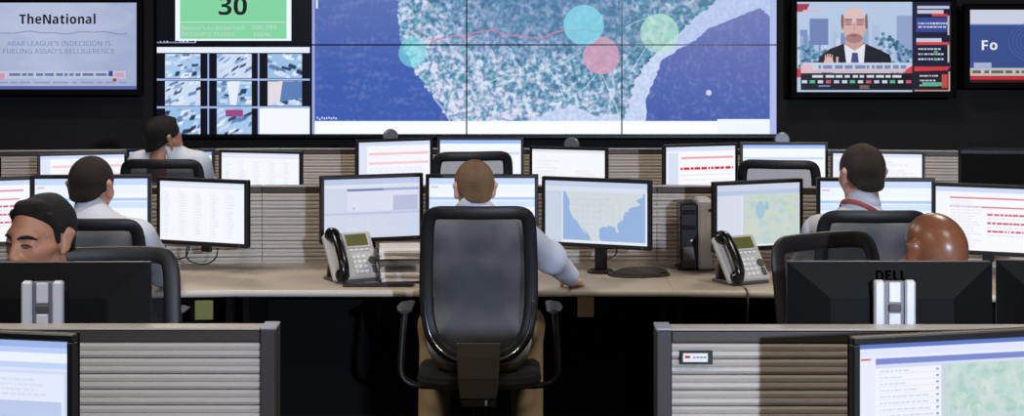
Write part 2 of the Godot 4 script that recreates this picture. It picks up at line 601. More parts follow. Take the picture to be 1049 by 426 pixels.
		"near_map":
			im.fill(rgb(222, 226, 242))
			fr(im, 0, 0, 1, 0.035, rgb(92, 116, 190))
			fr(im, 0, 0.035, 1, 0.09, rgb(214, 220, 240))
			scrawl(im, 0.01, 0.1, 0.06, 0.125, 1, rgb(190, 90, 110), 1.0)
			fr(im, 0.08, 0.11, 1, 0.15, rgb(120, 134, 196))
			fr(im, 0.08, 0.15, 1, 0.18, rgb(206, 212, 234))
			fr(im, 0.08, 0.18, 0.4, 1, rgb(230, 233, 244))
			for k in 17:
				fr(im, 0.09, 0.22 + k * 0.046, 0.39, 0.222 + k * 0.046, rgb(204, 208, 224))
				scrawl(im, 0.1, 0.19 + k * 0.046, 0.36, 0.215 + k * 0.046, 1, rgb(170, 176, 200), 0.3)
				fr(im, 0.375, 0.195 + k * 0.046, 0.388, 0.21 + k * 0.046, rgb(140, 150, 184))
			fr(im, 0.4, 0.17, 0.412, 1, rgb(196, 202, 222))
			fr(im, 0.41, 0.17, 1, 1, rgb(188, 208, 206))
			for k in 300:
				disc(im, rng.randf_range(0.43, 0.98) * 640, rng.randf_range(0.19, 0.98) * 380, rng.randf_range(4, 22), rng.randf_range(4, 18), [rgb(158, 196, 182), rgb(212, 222, 212), rgb(176, 206, 198), rgb(206, 212, 206), rgb(150, 190, 176)][k % 5], 0.35)
			fr(im, 0.4, 0.17, 0.412, 1, rgb(196, 202, 222))
	im.resize(im.get_width() * 10 / 22, im.get_height() * 10 / 22, Image.INTERPOLATE_LANCZOS)
	return tex(im)

# the big picture across the video wall: coast and sea from above
func wall_map() -> ImageTexture:
	# drawn on the photograph's grid, 2.5 texels to a pixel: x 319..797, y -46..138
	var k := 2.5
	var w := int(478 * k)
	var h := int(184 * k)
	var im := Image.create(w, h, false, Image.FORMAT_RGBA8)
	var at := func(x: float, y: float) -> Vector2: return Vector2((x - 319) * k, (y + 46) * k)
	var land := PackedVector2Array()
	for p in [[404, -46], [408, 0], [408, 20], [410, 41], [416, 56], [425, 71], [435, 87], [445, 99], [455, 108], [463, 125], [500, 127], [540, 124], [557, 116], [570, 112], [590, 110], [612, 118], [634, 116], [638, 122], [644, 108], [649, 85], [659, 66], [668, 56], [695, 36], [714, 16], [734, 3], [756, -12], [797, -30], [797, -46]]:
		land.append(at.call(p[0], p[1]))
	var deep := PackedVector2Array()
	for p in [[663, 138], [662, 102], [673, 76], [677, 62], [695, 49], [714, 41], [727, 28], [754, 20], [780, 8], [797, 22], [797, 138]]:
		deep.append(at.call(p[0], p[1]))
	var fine := FastNoiseLite.new()
	fine.seed = 4
	fine.frequency = 0.06
	fine.fractal_octaves = 4
	var mid := FastNoiseLite.new()
	mid.seed = 31
	mid.frequency = 0.022
	mid.fractal_octaves = 2
	var vein := FastNoiseLite.new()
	vein.seed = 77
	vein.frequency = 0.016
	vein.fractal_type = FastNoiseLite.FRACTAL_RIDGED
	vein.fractal_octaves = 3
	var broad := FastNoiseLite.new()
	broad.seed = 9
	broad.frequency = 0.008
	for y in h:
		for x in w:
			var p := Vector2(x, y)
			var n := fine.get_noise_2d(x, y)
			var b := broad.get_noise_2d(x, y)
			var c: Color
			if Geometry2D.is_point_in_polygon(p + Vector2(n, b) * 10.0, land):
				var t := float(x) / w
				var u := float(y) / h
				var pale: float = clampf((0.50 - t) * 1.1 + (u - 0.62) * 0.8, -0.28, 0.3) + b * 0.25
				var v := n * 0.9 + pale + mid.get_noise_2d(x, y) * 0.55
				c = rgb(52, 98, 128).lerp(rgb(92, 142, 170), clampf((v + 0.55) / 0.45, 0, 1)).lerp(rgb(138, 166, 198), clampf((v + 0.1) / 0.3, 0, 1)).lerp(rgb(208, 212, 234), clampf((v - 0.18) / 0.4, 0, 1))
				c = c.lerp(rgb(62, 146, 158), clampf(mid.get_noise_2d(y + 500, x) * 1.2 - 0.15, 0, 0.35)).lerp(rgb(224, 206, 226), clampf(mid.get_noise_2d(x + 900, y) * 1.1 - 0.12, 0, 0.4))
				c = c.lerp(rgb(222, 226, 242), clampf((vein.get_noise_2d(x, y) - 0.35) * 2.2, 0, 0.75) * clampf(0.35 + pale * 1.5 + u * 0.6, 0.1, 1.0))
				c = c.lerp(rgb(70, 110, 150), clampf((vein.get_noise_2d(x + 3000, y + 700) - 0.5) * 2.0, 0, 0.6))
				c = c.lerp(rgb(84, 118, 166), 0.4 * smoothstep(0.22, 0.4, t) * smoothstep(0.75, 0.6, t) * smoothstep(0.62, 0.45, u))
			elif x < w * 0.35:
				c = rgb(84, 106, 172).lerp(rgb(58, 88, 168), smoothstep(0.2, 0.8, float(y) / h)).lerp(rgb(122, 134, 190), clampf(n * 0.45 + b * 0.3 + mid.get_noise_2d(x * 0.4, y * 1.5) * 0.4, 0, 0.55))
				c = c.lerp(rgb(122, 150, 200), 0.0)
			elif Geometry2D.is_point_in_polygon(p + Vector2(n, b) * 6.0, deep):
				c = rgb(100, 108, 170).lerp(rgb(56, 82, 162), clampf(float(y) / h * 1.5 - 0.35 - float(x - w * 0.72) / w * 0.7, 0, 1)).lerp(rgb(130, 136, 188), clampf(n * 0.5 + mid.get_noise_2d(x * 1.4, y * 0.8) * 0.4, 0, 0.45))
			else:
				c = rgb(176, 194, 226).lerp(rgb(204, 214, 238), clampf(n + 0.4, 0, 1))
				if y < h * 0.5:
					c = c.lerp(rgb(150, 170, 214), 0.4)
			im.set_pixel(x, y, c)
	var path := func(a: Array) -> Array:
		var q := []
		for p in a:
			q.append(at.call(p[0], p[1]))
		return q
	for a in [[[520, 77], [540, 76], [560, 72], [578, 64], [596, 53]], [[575, 86], [585, 100], [600, 90], [612, 76]], [[617, 74], [624, 90], [632, 108], [636, 120]], [[640, 30], [652, 22], [668, 18]], [[556, 60], [572, 84], [580, 104]], [[646, 74], [656, 58], [664, 44]], [[480, 100], [500, 84], [520, 77]]]:
		line(im, path.call(a), 2.4, rgb(190, 222, 232), 0.75)
	line(im, path.call([[440, 40], [445, 43], [456, 39], [468, 37], [478, 39], [486, 34], [498, 32], [508, 31], [514, 36], [530, 37], [548, 40], [560, 38], [568, 34], [580, 31]]), 3.2, rgb(206, 122, 146))
	line(im, path.call([[640, 110], [650, 88], [660, 70], [670, 58]]), 2.5, rgb(206, 190, 214), 0.7)
	line(im, path.call([[445, 100], [455, 112], [462, 124]]), 6.0, rgb(218, 222, 236), 0.6)
	line(im, path.call([[409, -40], [411, 0], [411, 38]]), 5.0, rgb(150, 176, 214), 0.5)
	var bub := func(x: float, y: float, r: float, c: Color, mx: float) -> void:
		var q: Vector2 = at.call(x, y)
		disc(im, q.x, q.y, r * k, r * k, c, mx)
	bub.call(423, 54, 14.5, rgb(120, 214, 220), 0.66)
	bub.call(617, 57, 19, rgb(208, 150, 176), 0.82)
	bub.call(599, 26, 21, rgb(126, 206, 222), 0.82)
	bub.call(676, 34, 20, rgb(176, 220, 196), 0.72)
	line(im, path.call([[580, 31], [592, 32], [600, 30], [612, 33], [619, 32]]), 2.0, rgb(110, 160, 190), 0.7)
	for p in [[727, 95, 3], [455, 115, 1.5]]:
		bub.call(p[0], p[1], p[2], rgb(226, 230, 244), 0.8)
	var a0: Vector2 = at.call(319, 124.5)
	im.fill_rect(Rect2i(0, int(a0.y), w, h - int(a0.y)), rgb(240, 244, 252))
	var a1: Vector2 = at.call(736, 122.5)
	im.fill_rect(Rect2i(int(a1.x), int(a1.y), w - int(a1.x), h - int(a1.y)), rgb(232, 237, 250))
	im.fill_rect(Rect2i(w - int(7 * k), 0, int(7 * k), h), rgb(168, 178, 224))
	im.fill_rect(Rect2i(0, 0, int(3 * k), h), rgb(150, 162, 216))
	for j in 9:
		im.fill_rect(Rect2i(int((324 - 319 + j * 2.4) * k), int((122.0 + 46 - rng.randf() * 2.0) * k), 4, 5), rgb(206, 214, 236))
	im.fill_rect(Rect2i(int(4 * k), int(46 * k), 5, int(9 * k)), rgb(226, 230, 246))
	im.resize(w * 5 / 9, h * 5 / 9, Image.INTERPOLATE_LANCZOS)
	return tex(im)

func camera_grid() -> ImageTexture:
	# one panel, x 160..319 and y 46..137 of the photograph, 4 texels to a pixel
	var im := blank(636, 364, rgb(12, 14, 26))
	var X := func(x: float) -> int: return int((x - 160) * 4)
	var Y := func(y: float) -> int: return int((y - 46) * 4)
	var R := func(x0: float, y0: float, x1: float, y1: float, c: Color) -> void: im.fill_rect(Rect2i(X.call(x0), Y.call(y0), X.call(x1) - X.call(x0), Y.call(y1) - Y.call(y0)), c)
	R.call(160, 47.5, 318, 53.5, rgb(224, 232, 250))
	var cols := [[168.5, 205], [222, 258], [274.5, 310]]
	var rows := [[54.5, 79.5], [82.5, 108], [110.5, 137]]
	for r in 3:
		for c in 3:
			if r == 2 and c == 2:
				R.call(266, 110, 318, 137, rgb(236, 240, 250))
				continue
			var x0: float = cols[c][0]
			var x1: float = cols[c][1]
			var y0: float = rows[r][0]
			var y1: float = rows[r][1]
			R.call(x0, y0, x1, y1, [rgb(164, 194, 226), rgb(188, 208, 236), rgb(150, 186, 222)][(r + c) % 3])
			# ground seen from above at a slant: a road, kerbs, parked vehicles, roofs
			var org := Vector2(X.call(x0), Y.call(y0))
			var span := Vector2(X.call(x1), Y.call(y1)) - org
			var tile := blank(int(span.x), int(span.y), [rgb(164, 194, 226), rgb(196, 212, 236), rgb(150, 186, 222)][(r + c) % 3])
			var slope := rng.randf_range(-0.6, 0.6)
			for j in 26:
				var q := Vector2(rng.randf() * span.x, rng.randf() * span.y)
				var u := Vector2(1, slope + rng.randf_range(-0.15, 0.15)).normalized() * rng.randf_range(5, 22)
				var v := Vector2(-0.4, 1).normalized() * rng.randf_range(3, 11)
				poly(tile, PackedVector2Array([q - u - v, q + u - v, q + u + v, q - u + v]), [rgb(230, 238, 248), rgb(88, 116, 164), rgb(196, 214, 238), rgb(30, 40, 74), rgb(132, 166, 208), rgb(218, 228, 244)][j % 6], 0.85)
			tile.resize(int(span.x / 4.5), int(span.y / 4.5), Image.INTERPOLATE_LANCZOS)
			tile.resize(int(span.x), int(span.y), Image.INTERPOLATE_CUBIC)
			im.blit_rect(tile, Rect2i(0, 0, int(span.x), int(span.y)), Vector2i(org))
	poly(im, PackedVector2Array([Vector2(X.call(274.5), Y.call(83)), Vector2(X.call(290), Y.call(83)), Vector2(X.call(287), Y.call(104)), Vector2(X.call(274.5), Y.call(108))]), rgb(218, 212, 218))
	poly(im, PackedVector2Array([Vector2(X.call(290), Y.call(83)), Vector2(X.call(310), Y.call(83)), Vector2(X.call(310), Y.call(100)), Vector2(X.call(287), Y.call(104))]), rgb(90, 122, 176))
	poly(im, PackedVector2Array([Vector2(X.call(232), Y.call(83)), Vector2(X.call(246), Y.call(83)), Vector2(X.call(242), Y.call(107)), Vector2(X.call(236), Y.call(107))]), rgb(222, 230, 244))
	R.call(231, 112, 249, 119, rgb(150, 70, 128))
	for x in [213.0, 265.0]:
		R.call(x - 0.7, 54, x + 1.0, 137, rgb(150, 172, 216))
	for y in [80.0, 108.5]:
		R.call(160, y, 318, y + 2, rgb(160, 182, 224))
	return tex(im)

func counter_panel() -> ImageTexture:
	# x 160..319, y -44..46
	var im := blank(636, 360, rgb(10, 10, 20))
	var R := func(x0: float, y0: float, x1: float, y1: float, c: Color) -> void: im.fill_rect(Rect2i(int((x0 - 160) * 4), int((y0 + 44) * 4), int((x1 - x0) * 4), int((y1 - y0) * 4)), c)
	R.call(179, -40, 299, 42.5, rgb(230, 240, 250))
	R.call(184, -36, 294, 40.5, rgb(128, 206, 158))
	R.call(184, 23, 294, 24.2, rgb(170, 222, 196))
	R.call(160, 43.5, 200, 45, rgb(120, 130, 160))
	for j in 10:
		R.call(162 + j * 4 + rng.randf() * 2, 42.6, 163.5 + j * 4 + rng.randf() * 2, 44.4, rgb(176, 186, 214))
	return tex(im)

func tv_headline() -> ImageTexture:
	var im := Image.create(624, 352, false, Image.FORMAT_RGBA8)
	var n := FastNoiseLite.new()
	n.frequency = 0.006
	for y in 352:
		for x in 624:
			var u := float(x) / 624 - 0.42
			var v := float(y) / 352
			var c := rgb(196, 206, 236).lerp(rgb(166, 180, 222), clampf(absf(u) * 1.1 + n.get_noise_2d(x, y * 2) * 0.35 + absf(v - 0.3) * 0.3 - 0.1, 0, 1))
			im.set_pixel(x, y, c)
	disc(im, 280, 60, 330, 80, rgb(214, 222, 244), 0.22)
	var q := []
	for k in 40:
		q.append(Vector2(k * 15.0, 122 + sin(k * 0.9) * 2.5 + sin(k * 0.37) * 4))
	line(im, q, 3.5, rgb(126, 138, 186), 0.8)
	fr(im, 0.02, 0.79, 0.93, 0.88, rgb(206, 214, 238))
	scrawl(im, 0.17, 0.80, 0.82, 0.87, 1, rgb(120, 130, 184), 1.0, 0.3)
	scrawl(im, 0.05, 0.9, 0.95, 0.95, 1, rgb(160, 172, 214), 1.0, 0.3)
	fr(im, 0.03, 0.82, 0.14, 0.88, rgb(232, 160, 182))
	fr(im, 0.86, 0.81, 0.92, 0.86, rgb(230, 170, 190))
	fr(im, 0.845, 0.875, 0.87, 0.91, rgb(190, 60, 90))
	fr(im, 0.82, 0.79, 0.845, 0.85, rgb(60, 80, 160))
	fr(im, 0, 0.965, 1, 1, rgb(96, 110, 176))
	return tex(im)

func tv_news() -> ImageTexture:
	# x 816..973, y 2..94, 4 texels to a pixel
	var im := blank(628, 368, rgb(186, 206, 232))
	var V := func(x: float, y: float) -> Vector2: return Vector2((x - 816) * 4, (y - 2) * 4)
	var R := func(x0: float, y0: float, x1: float, y1: float, c: Color) -> void:
		var a: Vector2 = V.call(x0, y0)
		var b: Vector2 = V.call(x1, y1)
		im.fill_rect(Rect2i(int(a.x), int(a.y), maxi(1, int(b.x - a.x)), maxi(1, int(b.y - a.y))), c)
	var poly_px := func(a: Array, c: Color) -> void:
		var q := PackedVector2Array()
		for p in a:
			q.append(V.call(p[0], p[1]))
		poly(im, q, c)
	var D := func(x: float, y: float, rx: float, ry: float, c: Color, mx: float) -> void:
		var a: Vector2 = V.call(x, y)
		disc(im, a.x, a.y, rx * 4, ry * 4, c, mx)
	for j in 26:
		var x := 816 + rng.randf() * 118
		var y := 24 + rng.randf() * 24
		R.call(x, y, x + rng.randf_range(3, 9), 66, [rgb(150, 174, 212), rgb(206, 218, 238), rgb(122, 148, 196), rgb(176, 196, 226)][j % 4])
	R.call(829, 19, 848, 46, rgb(112, 132, 186))
	R.call(918, 16, 936, 60, rgb(150, 168, 208))
	for j in 90:
		var x := 818 + rng.randf() * 34
		D.call(x, 46 + rng.randf() * 24 + absf(x - 828) * 0.3, 2.2, 1.6, [rgb(74, 130, 160), rgb(120, 172, 196), rgb(54, 96, 130)][j % 3], 0.8)
		x = 896 + rng.randf() * 40
		D.call(x, 32 + rng.randf() * 36 + absf(x - 903) * 0.7, 2.0, 1.8, [rgb(70, 122, 152), rgb(104, 156, 184), rgb(46, 88, 124)][j % 3], 0.8)
	poly_px.call([[837, 70], [839, 58], [850, 50], [866, 44], [884, 44], [898, 50], [911, 56], [914, 70]], rgb(16, 16, 26))
	poly_px.call([[864, 45], [886, 45], [884, 70], [867, 70]], rgb(232, 236, 246))
	poly_px.call([[872.5, 54], [878, 54], [880, 70], [870.5, 70]], rgb(74, 74, 130))
	poly_px.call([[866, 36], [883, 36], [884, 46], [875, 52], [865, 46]], rgb(204, 160, 152))
	D.call(874.5, 25.5, 12.5, 18, rgb(218, 178, 172), 1.0)
	D.call(875, 15.5, 11, 7.5, rgb(232, 204, 202), 0.7)
	D.call(862.5, 22, 1.4, 8, rgb(116, 92, 92), 0.9)
	D.call(887, 22, 1.4, 8, rgb(116, 92, 92), 0.9)
	D.call(874.5, 39, 8.5, 5, rgb(150, 112, 108), 0.75)
	D.call(874.5, 36.6, 4, 1.1, rgb(160, 84, 90), 0.9)
	D.call(868.5, 22.5, 4, 2.8, rgb(168, 124, 122), 0.7)
	D.call(880.5, 22.5, 4, 2.8, rgb(168, 124, 122), 0.7)
	for x in [864.5, 876.5]:
		R.call(x, 19.6, x + 8, 20.5, rgb(60, 50, 60))
		R.call(x, 25.4, x + 8, 26.0, rgb(100, 84, 92))
	R.call(873.6, 24, 876, 31, rgb(206, 156, 150))
	D.call(848.5, 64, 5, 6, rgb(226, 186, 184), 1.0)
	for j in 4:
		R.call(844.5 + j * 2.3, 54.5 + absf(j - 1.5), 846.2 + j * 2.3, 62, rgb(224, 184, 182))
	R.call(856, 58, 858.5, 66, rgb(222, 180, 178))
	# captions
	poly_px.call([[816, 4], [829, 4], [825, 12], [816, 12]], rgb(170, 36, 60))
	R.call(822, 10, 842, 12, rgb(214, 190, 206))
	R.call(822, 64, 934, 71, rgb(204, 214, 234))
	scrawl(im, (838 - 816) / 157.0, 0.69, (928 - 816) / 157.0, 0.75, 1, rgb(120, 140, 184), 1.0, 0.1)
	R.call(820, 66, 832, 79, rgb(228, 190, 200))
	R.call(832, 71, 934, 74, rgb(228, 190, 198))
	poly_px.call([[928, 71], [936, 66], [936, 76], [924, 76]], rgb(210, 70, 80))
	R.call(820, 75, 936, 92, rgb(10, 10, 22))
	R.call(816, 70, 820, 79, rgb(200, 50, 64))
	scrawl(im, 0.1, 0.8, 0.7, 0.85, 1, rgb(220, 224, 238), 0.95, 0.15)
	for j in 14:
		R.call(821 + j * 8.2, 82, 826.5 + j * 8.2, 85.4, [rgb(214, 222, 236), rgb(90, 190, 160), rgb(220, 224, 236), rgb(214, 90, 110), rgb(196, 206, 226)][j % 5])
	R.call(838, 87, 850, 89, rgb(110, 130, 180))
	R.call(880, 87, 890, 91, rgb(120, 96, 90))
	# side column
	R.call(934, 2, 937, 94, rgb(26, 26, 54))
	R.call(937, 2, 973, 94, rgb(22, 24, 56))
	R.call(939, 6, 972, 9, rgb(200, 206, 230))
	R.call(939, 10, 966, 14, rgb(206, 206, 226))
	R.call(954, 14, 970, 17, rgb(214, 66, 72))
	R.call(938, 18, 972, 33, rgb(56, 72, 150))
	R.call(970, 16, 972, 36, rgb(206, 196, 190))
	scrawl(im, 0.79, 0.22, 0.98, 0.3, 2, rgb(200, 208, 236), 0.8)
	R.call(938, 39, 964, 45, rgb(204, 206, 226))
	R.call(938, 43, 972, 46, rgb(214, 70, 74))
	R.call(938, 48, 972, 63, rgb(20, 22, 46))
	scrawl(im, 0.79, 0.5, 0.97, 0.67, 3, rgb(206, 214, 232), 0.7, 0.4)
	R.call(956, 52, 960, 54, rgb(70, 190, 120))
	R.call(956, 60, 960, 62, rgb(70, 190, 120))
	R.call(970, 46, 972, 64, rgb(206, 200, 180))
	poly_px.call([[936, 68], [973, 68], [970, 72], [936, 73]], rgb(214, 60, 70))
	R.call(937, 73, 972, 92, rgb(34, 22, 34))
	R.call(964, 76, 970, 90, rgb(206, 76, 60))
	scrawl(im, 0.8, 0.8, 0.92, 0.96, 3, rgb(206, 216, 230), 0.8, 0.4)
	R.call(944, 84, 964, 88, rgb(90, 184, 150))
	R.call(936, 92, 972, 93.4, rgb(226, 170, 140))
	R.call(971, 73, 972.5, 93, rgb(226, 200, 190))
	im.resize(250, 147, Image.INTERPOLATE_LANCZOS)
	return tex(im)

func tv_blue() -> ImageTexture:
	# x 993..1125, y 10..84
	var im := blank(528, 296, rgb(62, 84, 150))
	im.fill_rect(Rect2i(0, 0, 528, 58), rgb(214, 222, 240))
	for k in 5:
		var q := []
		for j in 40:
			q.append(Vector2(262 + cos(TAU * j / 39) * (40 + k * 16), 130 + sin(TAU * j / 39) * (32 + k * 12)))
		line(im, q, 3.0, rgb(98, 122, 190), 0.5)
	im.fill_rect(Rect2i(0, 58, 528, 5), rgb(126, 146, 200))
	im.fill_rect(Rect2i(0, 238, 528, 32), rgb(206, 204, 200))
	scrawl(im, 0.02, 0.82, 0.95, 0.9, 1, rgb(110, 106, 100), 1.0)
	im.fill_rect(Rect2i(16, 216, 72, 26), rgb(176, 190, 226))
	im.fill_rect(Rect2i(0, 270, 528, 26), rgb(206, 52, 58))
	im.fill_rect(Rect2i(0, 286, 528, 10), rgb(60, 16, 26))
	return tex(im)

# ------------------------------------------------------------------ rounded bodies
# A shape is a list of [kind, a, b, ra, rb]: 0 tapered capsule, 1 ellipsoid (centre a, radii b), 2 capsule taken away, 3 keep the side of a plane (normal a, offset ra)
var fT := PackedInt32Array()
var fA := PackedVector3Array()
var fB := PackedVector3Array()
var fRA := PackedFloat32Array()
var fRB := PackedFloat32Array()
var fK := 0.02

func one(i: int, p: Vector3) -> float:
	var t := fT[i]
	if t == 1:
		var r := fB[i]
		var q := (p - fA[i]) / r
		var l := q.length()
		var g := (q / r).length()
		return l * (l - 1.0) / maxf(g, 1e-4)
	if t == 3:
		return fA[i].dot(p) - fRA[i]
	var pa := p - fA[i]
	var ba := fB[i] - fA[i]
	var bb := ba.dot(ba)
	var h := 0.0 if bb < 1e-9 else clampf(pa.dot(ba) / bb, 0.0, 1.0)
	return (pa - ba * h).length() - lerpf(fRA[i], fRB[i], h)

func field(p: Vector3, ids: PackedInt32Array) -> float:
	var d := 1e3
	for i in ids:
		var e := one(i, p)
		var t := fT[i]
		if t < 2:
			var h := maxf(fK - absf(d - e), 0.0) / fK
			d = minf(d, e) - h * h * fK * 0.25
		elif t == 2:
			var k := 0.008
			var h := maxf(k - absf(d + e), 0.0) / k
			d = maxf(d, -e) + h * h * k * 0.25
		else:
			d = maxf(d, e)
	return d

func net_mesh(prims: Array, k: float, cell: float) -> Dictionary:
	fK = k
	fT.clear()
	fA.clear()
	fB.clear()
	fRA.clear()
	fRB.clear()
	var lo := Vector3(1e9, 1e9, 1e9)
	var hi := -lo
	var all := PackedInt32Array()
	for q in prims:
		all.append(fT.size())
		fT.append(q[0])
		fA.append(q[1])
		fB.append(q[2])
		fRA.append(q[3])
		fRB.append(q[4])
		if q[0] < 2:
			var e := Vector3.ONE * maxf(q[3], q[4])
			var p0: Vector3 = q[1] - (q[2] if q[0] == 1 else e)
			var p1: Vector3 = q[1] + (q[2] if q[0] == 1 else e)
			lo = lo.min(p0)
			hi = hi.max(p1)
			if q[0] == 0:
				lo = lo.min(q[2] - e)
				hi = hi.max(q[2] + e)
	lo -= Vector3.ONE * (cell * 2 + k * 0.3)
	hi += Vector3.ONE * (cell * 2 + k * 0.3)
	const N := 8
	var cnt := ((hi - lo) / (cell * N)).ceil()
	var ny := int(cnt.y) * N + 2
	var nz := int(cnt.z) * N + 2
	var R := N * cell * 0.87 + cell
	var verts := PackedVector3Array()
	var index := {}
	var edges := []
	var vals := PackedFloat32Array()
	vals.resize((N + 1) * (N + 1) * (N + 1))
	for bx in int(cnt.x):
		for by in int(cnt.y):
			for bz in int(cnt.z):
				var o := lo + Vector3(bx, by, bz) * cell * N
				var c := o + Vector3.ONE * cell * N * 0.5
				if absf(field(c, all)) > R + k * 0.3:
					continue
				var ids := PackedInt32Array()
				for i in all:
					if fT[i] == 3 or one(i, c) < R + k:
						ids.append(i)
				var w := 0
				for x in N + 1:
					for y in N + 1:
						for z in N + 1:
							vals[w] = field(o + Vector3(x, y, z) * cell, ids)
							w += 1
				for x in N:
					for y in N:
						for z in N:
							var b := (x * 9 + y) * 9 + z
							var v0 := vals[b]
							var v1 := vals[b + 81]
							var v2 := vals[b + 9]
							var v3 := vals[b + 90]
							var v4 := vals[b + 1]
							var v5 := vals[b + 82]
							var v6 := vals[b + 10]
							var v7 := vals[b + 91]
							var mn := minf(minf(minf(v0, v1), minf(v2, v3)), minf(minf(v4, v5), minf(v6, v7)))
							if mn >= 0.0:
								continue
							var mx := maxf(maxf(maxf(v0, v1), maxf(v2, v3)), maxf(maxf(v4, v5), maxf(v6, v7)))
							if mx < 0.0:
								continue
							var s := Vector3.ZERO
							var m := 0
							if (v0 < 0.0) != (v1 < 0.0):
								s += Vector3(v0 / (v0 - v1), 0, 0); m += 1
							if (v2 < 0.0) != (v3 < 0.0):
								s += Vector3(v2 / (v2 - v3), 1, 0); m += 1
							if (v4 < 0.0) != (v5 < 0.0):
								s += Vector3(v4 / (v4 - v5), 0, 1); m += 1
							if (v6 < 0.0) != (v7 < 0.0):
								s += Vector3(v6 / (v6 - v7), 1, 1); m += 1
							if (v0 < 0.0) != (v2 < 0.0):
								s += Vector3(0, v0 / (v0 - v2), 0); m += 1
							if (v1 < 0.0) != (v3 < 0.0):
								s += Vector3(1, v1 / (v1 - v3), 0); m += 1
							if (v4 < 0.0) != (v6 < 0.0):
								s += Vector3(0, v4 / (v4 - v6), 1); m += 1
							if (v5 < 0.0) != (v7 < 0.0):
								s += Vector3(1, v5 / (v5 - v7), 1); m += 1
							if (v0 < 0.0) != (v4 < 0.0):
								s += Vector3(0, 0, v0 / (v0 - v4)); m += 1
							if (v1 < 0.0) != (v5 < 0.0):
								s += Vector3(1, 0, v1 / (v1 - v5)); m += 1
							if (v2 < 0.0) != (v6 < 0.0):
								s += Vector3(0, 1, v2 / (v2 - v6)); m += 1
							if (v3 < 0.0) != (v7 < 0.0):
								s += Vector3(1, 1, v3 / (v3 - v7)); m += 1
							var key := ((bx * N + x + 1) * ny + by * N + y + 1) * nz + bz * N + z + 1
							index[key] = verts.size()
							verts.append(o + (Vector3(x, y, z) + s / m) * cell)
							if (v0 < 0.0) != (v1 < 0.0):
								edges.append(key); edges.append(0 if v0 < 0.0 else 3)
							if (v0 < 0.0) != (v2 < 0.0):
								edges.append(key); edges.append(1 if v0 < 0.0 else 4)
							if (v0 < 0.0) != (v4 < 0.0):
								edges.append(key); edges.append(2 if v0 < 0.0 else 5)
	var sx := ny * nz
	var sy := nz
	var tris := PackedInt32Array()
	for e in range(0, edges.size(), 2):
		var key: int = edges[e]
		var ax: int = edges[e + 1] % 3
		var u: int = [sy, 1, sx][ax]
		var v: int = [1, sx, sy][ax]
		if not (index.has(key - u) and index.has(key - v) and index.has(key - u - v)):
			continue
		var q := [index[key], index[key - u], index[key - u - v], index[key - v]]
		if edges[e + 1] < 3:
			tris.append_array(PackedInt32Array([q[0], q[2], q[1], q[0], q[3], q[2]]))
		else:
			tris.append_array(PackedInt32Array([q[0], q[1], q[2], q[0], q[2], q[3]]))
	var norms := PackedVector3Array()
	norms.resize(verts.size())
	for t in range(0, tris.size(), 3):
		var a := tris[t]
		var b := tris[t + 1]
		var c := tris[t + 2]
		var n := (verts[c] - verts[a]).cross(verts[b] - verts[a])
		norms[a] += n
		norms[b] += n
		norms[c] += n
	for i in norms.size():
		norms[i] = norms[i].normalized()
	return {"v": verts, "n": norms, "i": tris}

func joined(list: Array) -> ArrayMesh:
	var v := PackedVector3Array()
	var n := PackedVector3Array()
	var ix := PackedInt32Array()
	for e in list:
		var d: Dictionary = e[0]
		var xf: Transform3D = e[1]
		var base := v.size()
		v.append_array(xf * (d.v as PackedVector3Array))
		var nb := Transform3D(xf.basis, Vector3.ZERO)
		for q in nb * (d.n as PackedVector3Array):
			n.append(q.normalized())
		var flip := xf.basis.determinant() < 0.0
		var src: PackedInt32Array = d.i
		for t in range(0, src.size(), 3):
			ix.append(base + src[t])
			ix.append(base + src[t + (2 if flip else 1)])
			ix.append(base + src[t + (1 if flip else 2)])
	var a := []
	a.resize(Mesh.ARRAY_MAX)
	a[Mesh.ARRAY_VERTEX] = v
	a[Mesh.ARRAY_NORMAL] = n
	a[Mesh.ARRAY_INDEX] = ix
	var m := ArrayMesh.new()
	m.add_surface_from_arrays(Mesh.PRIMITIVE_TRIANGLES, a)
	return m

func cap(a: Vector3, b: Vector3, ra: float, rb := -1.0) -> Array:
	return [0, a, b, ra, ra if rb < 0.0 else rb]

func ell(c: Vector3, r: Vector3) -> Array:
	return [1, c, r, 0.0, 0.0]

func V(x: float, y: float, z: float) -> Vector3:
	return Vector3(x, y, z)

var HEAD: Dictionary
var HAIR := {}
var HAND: Dictionary

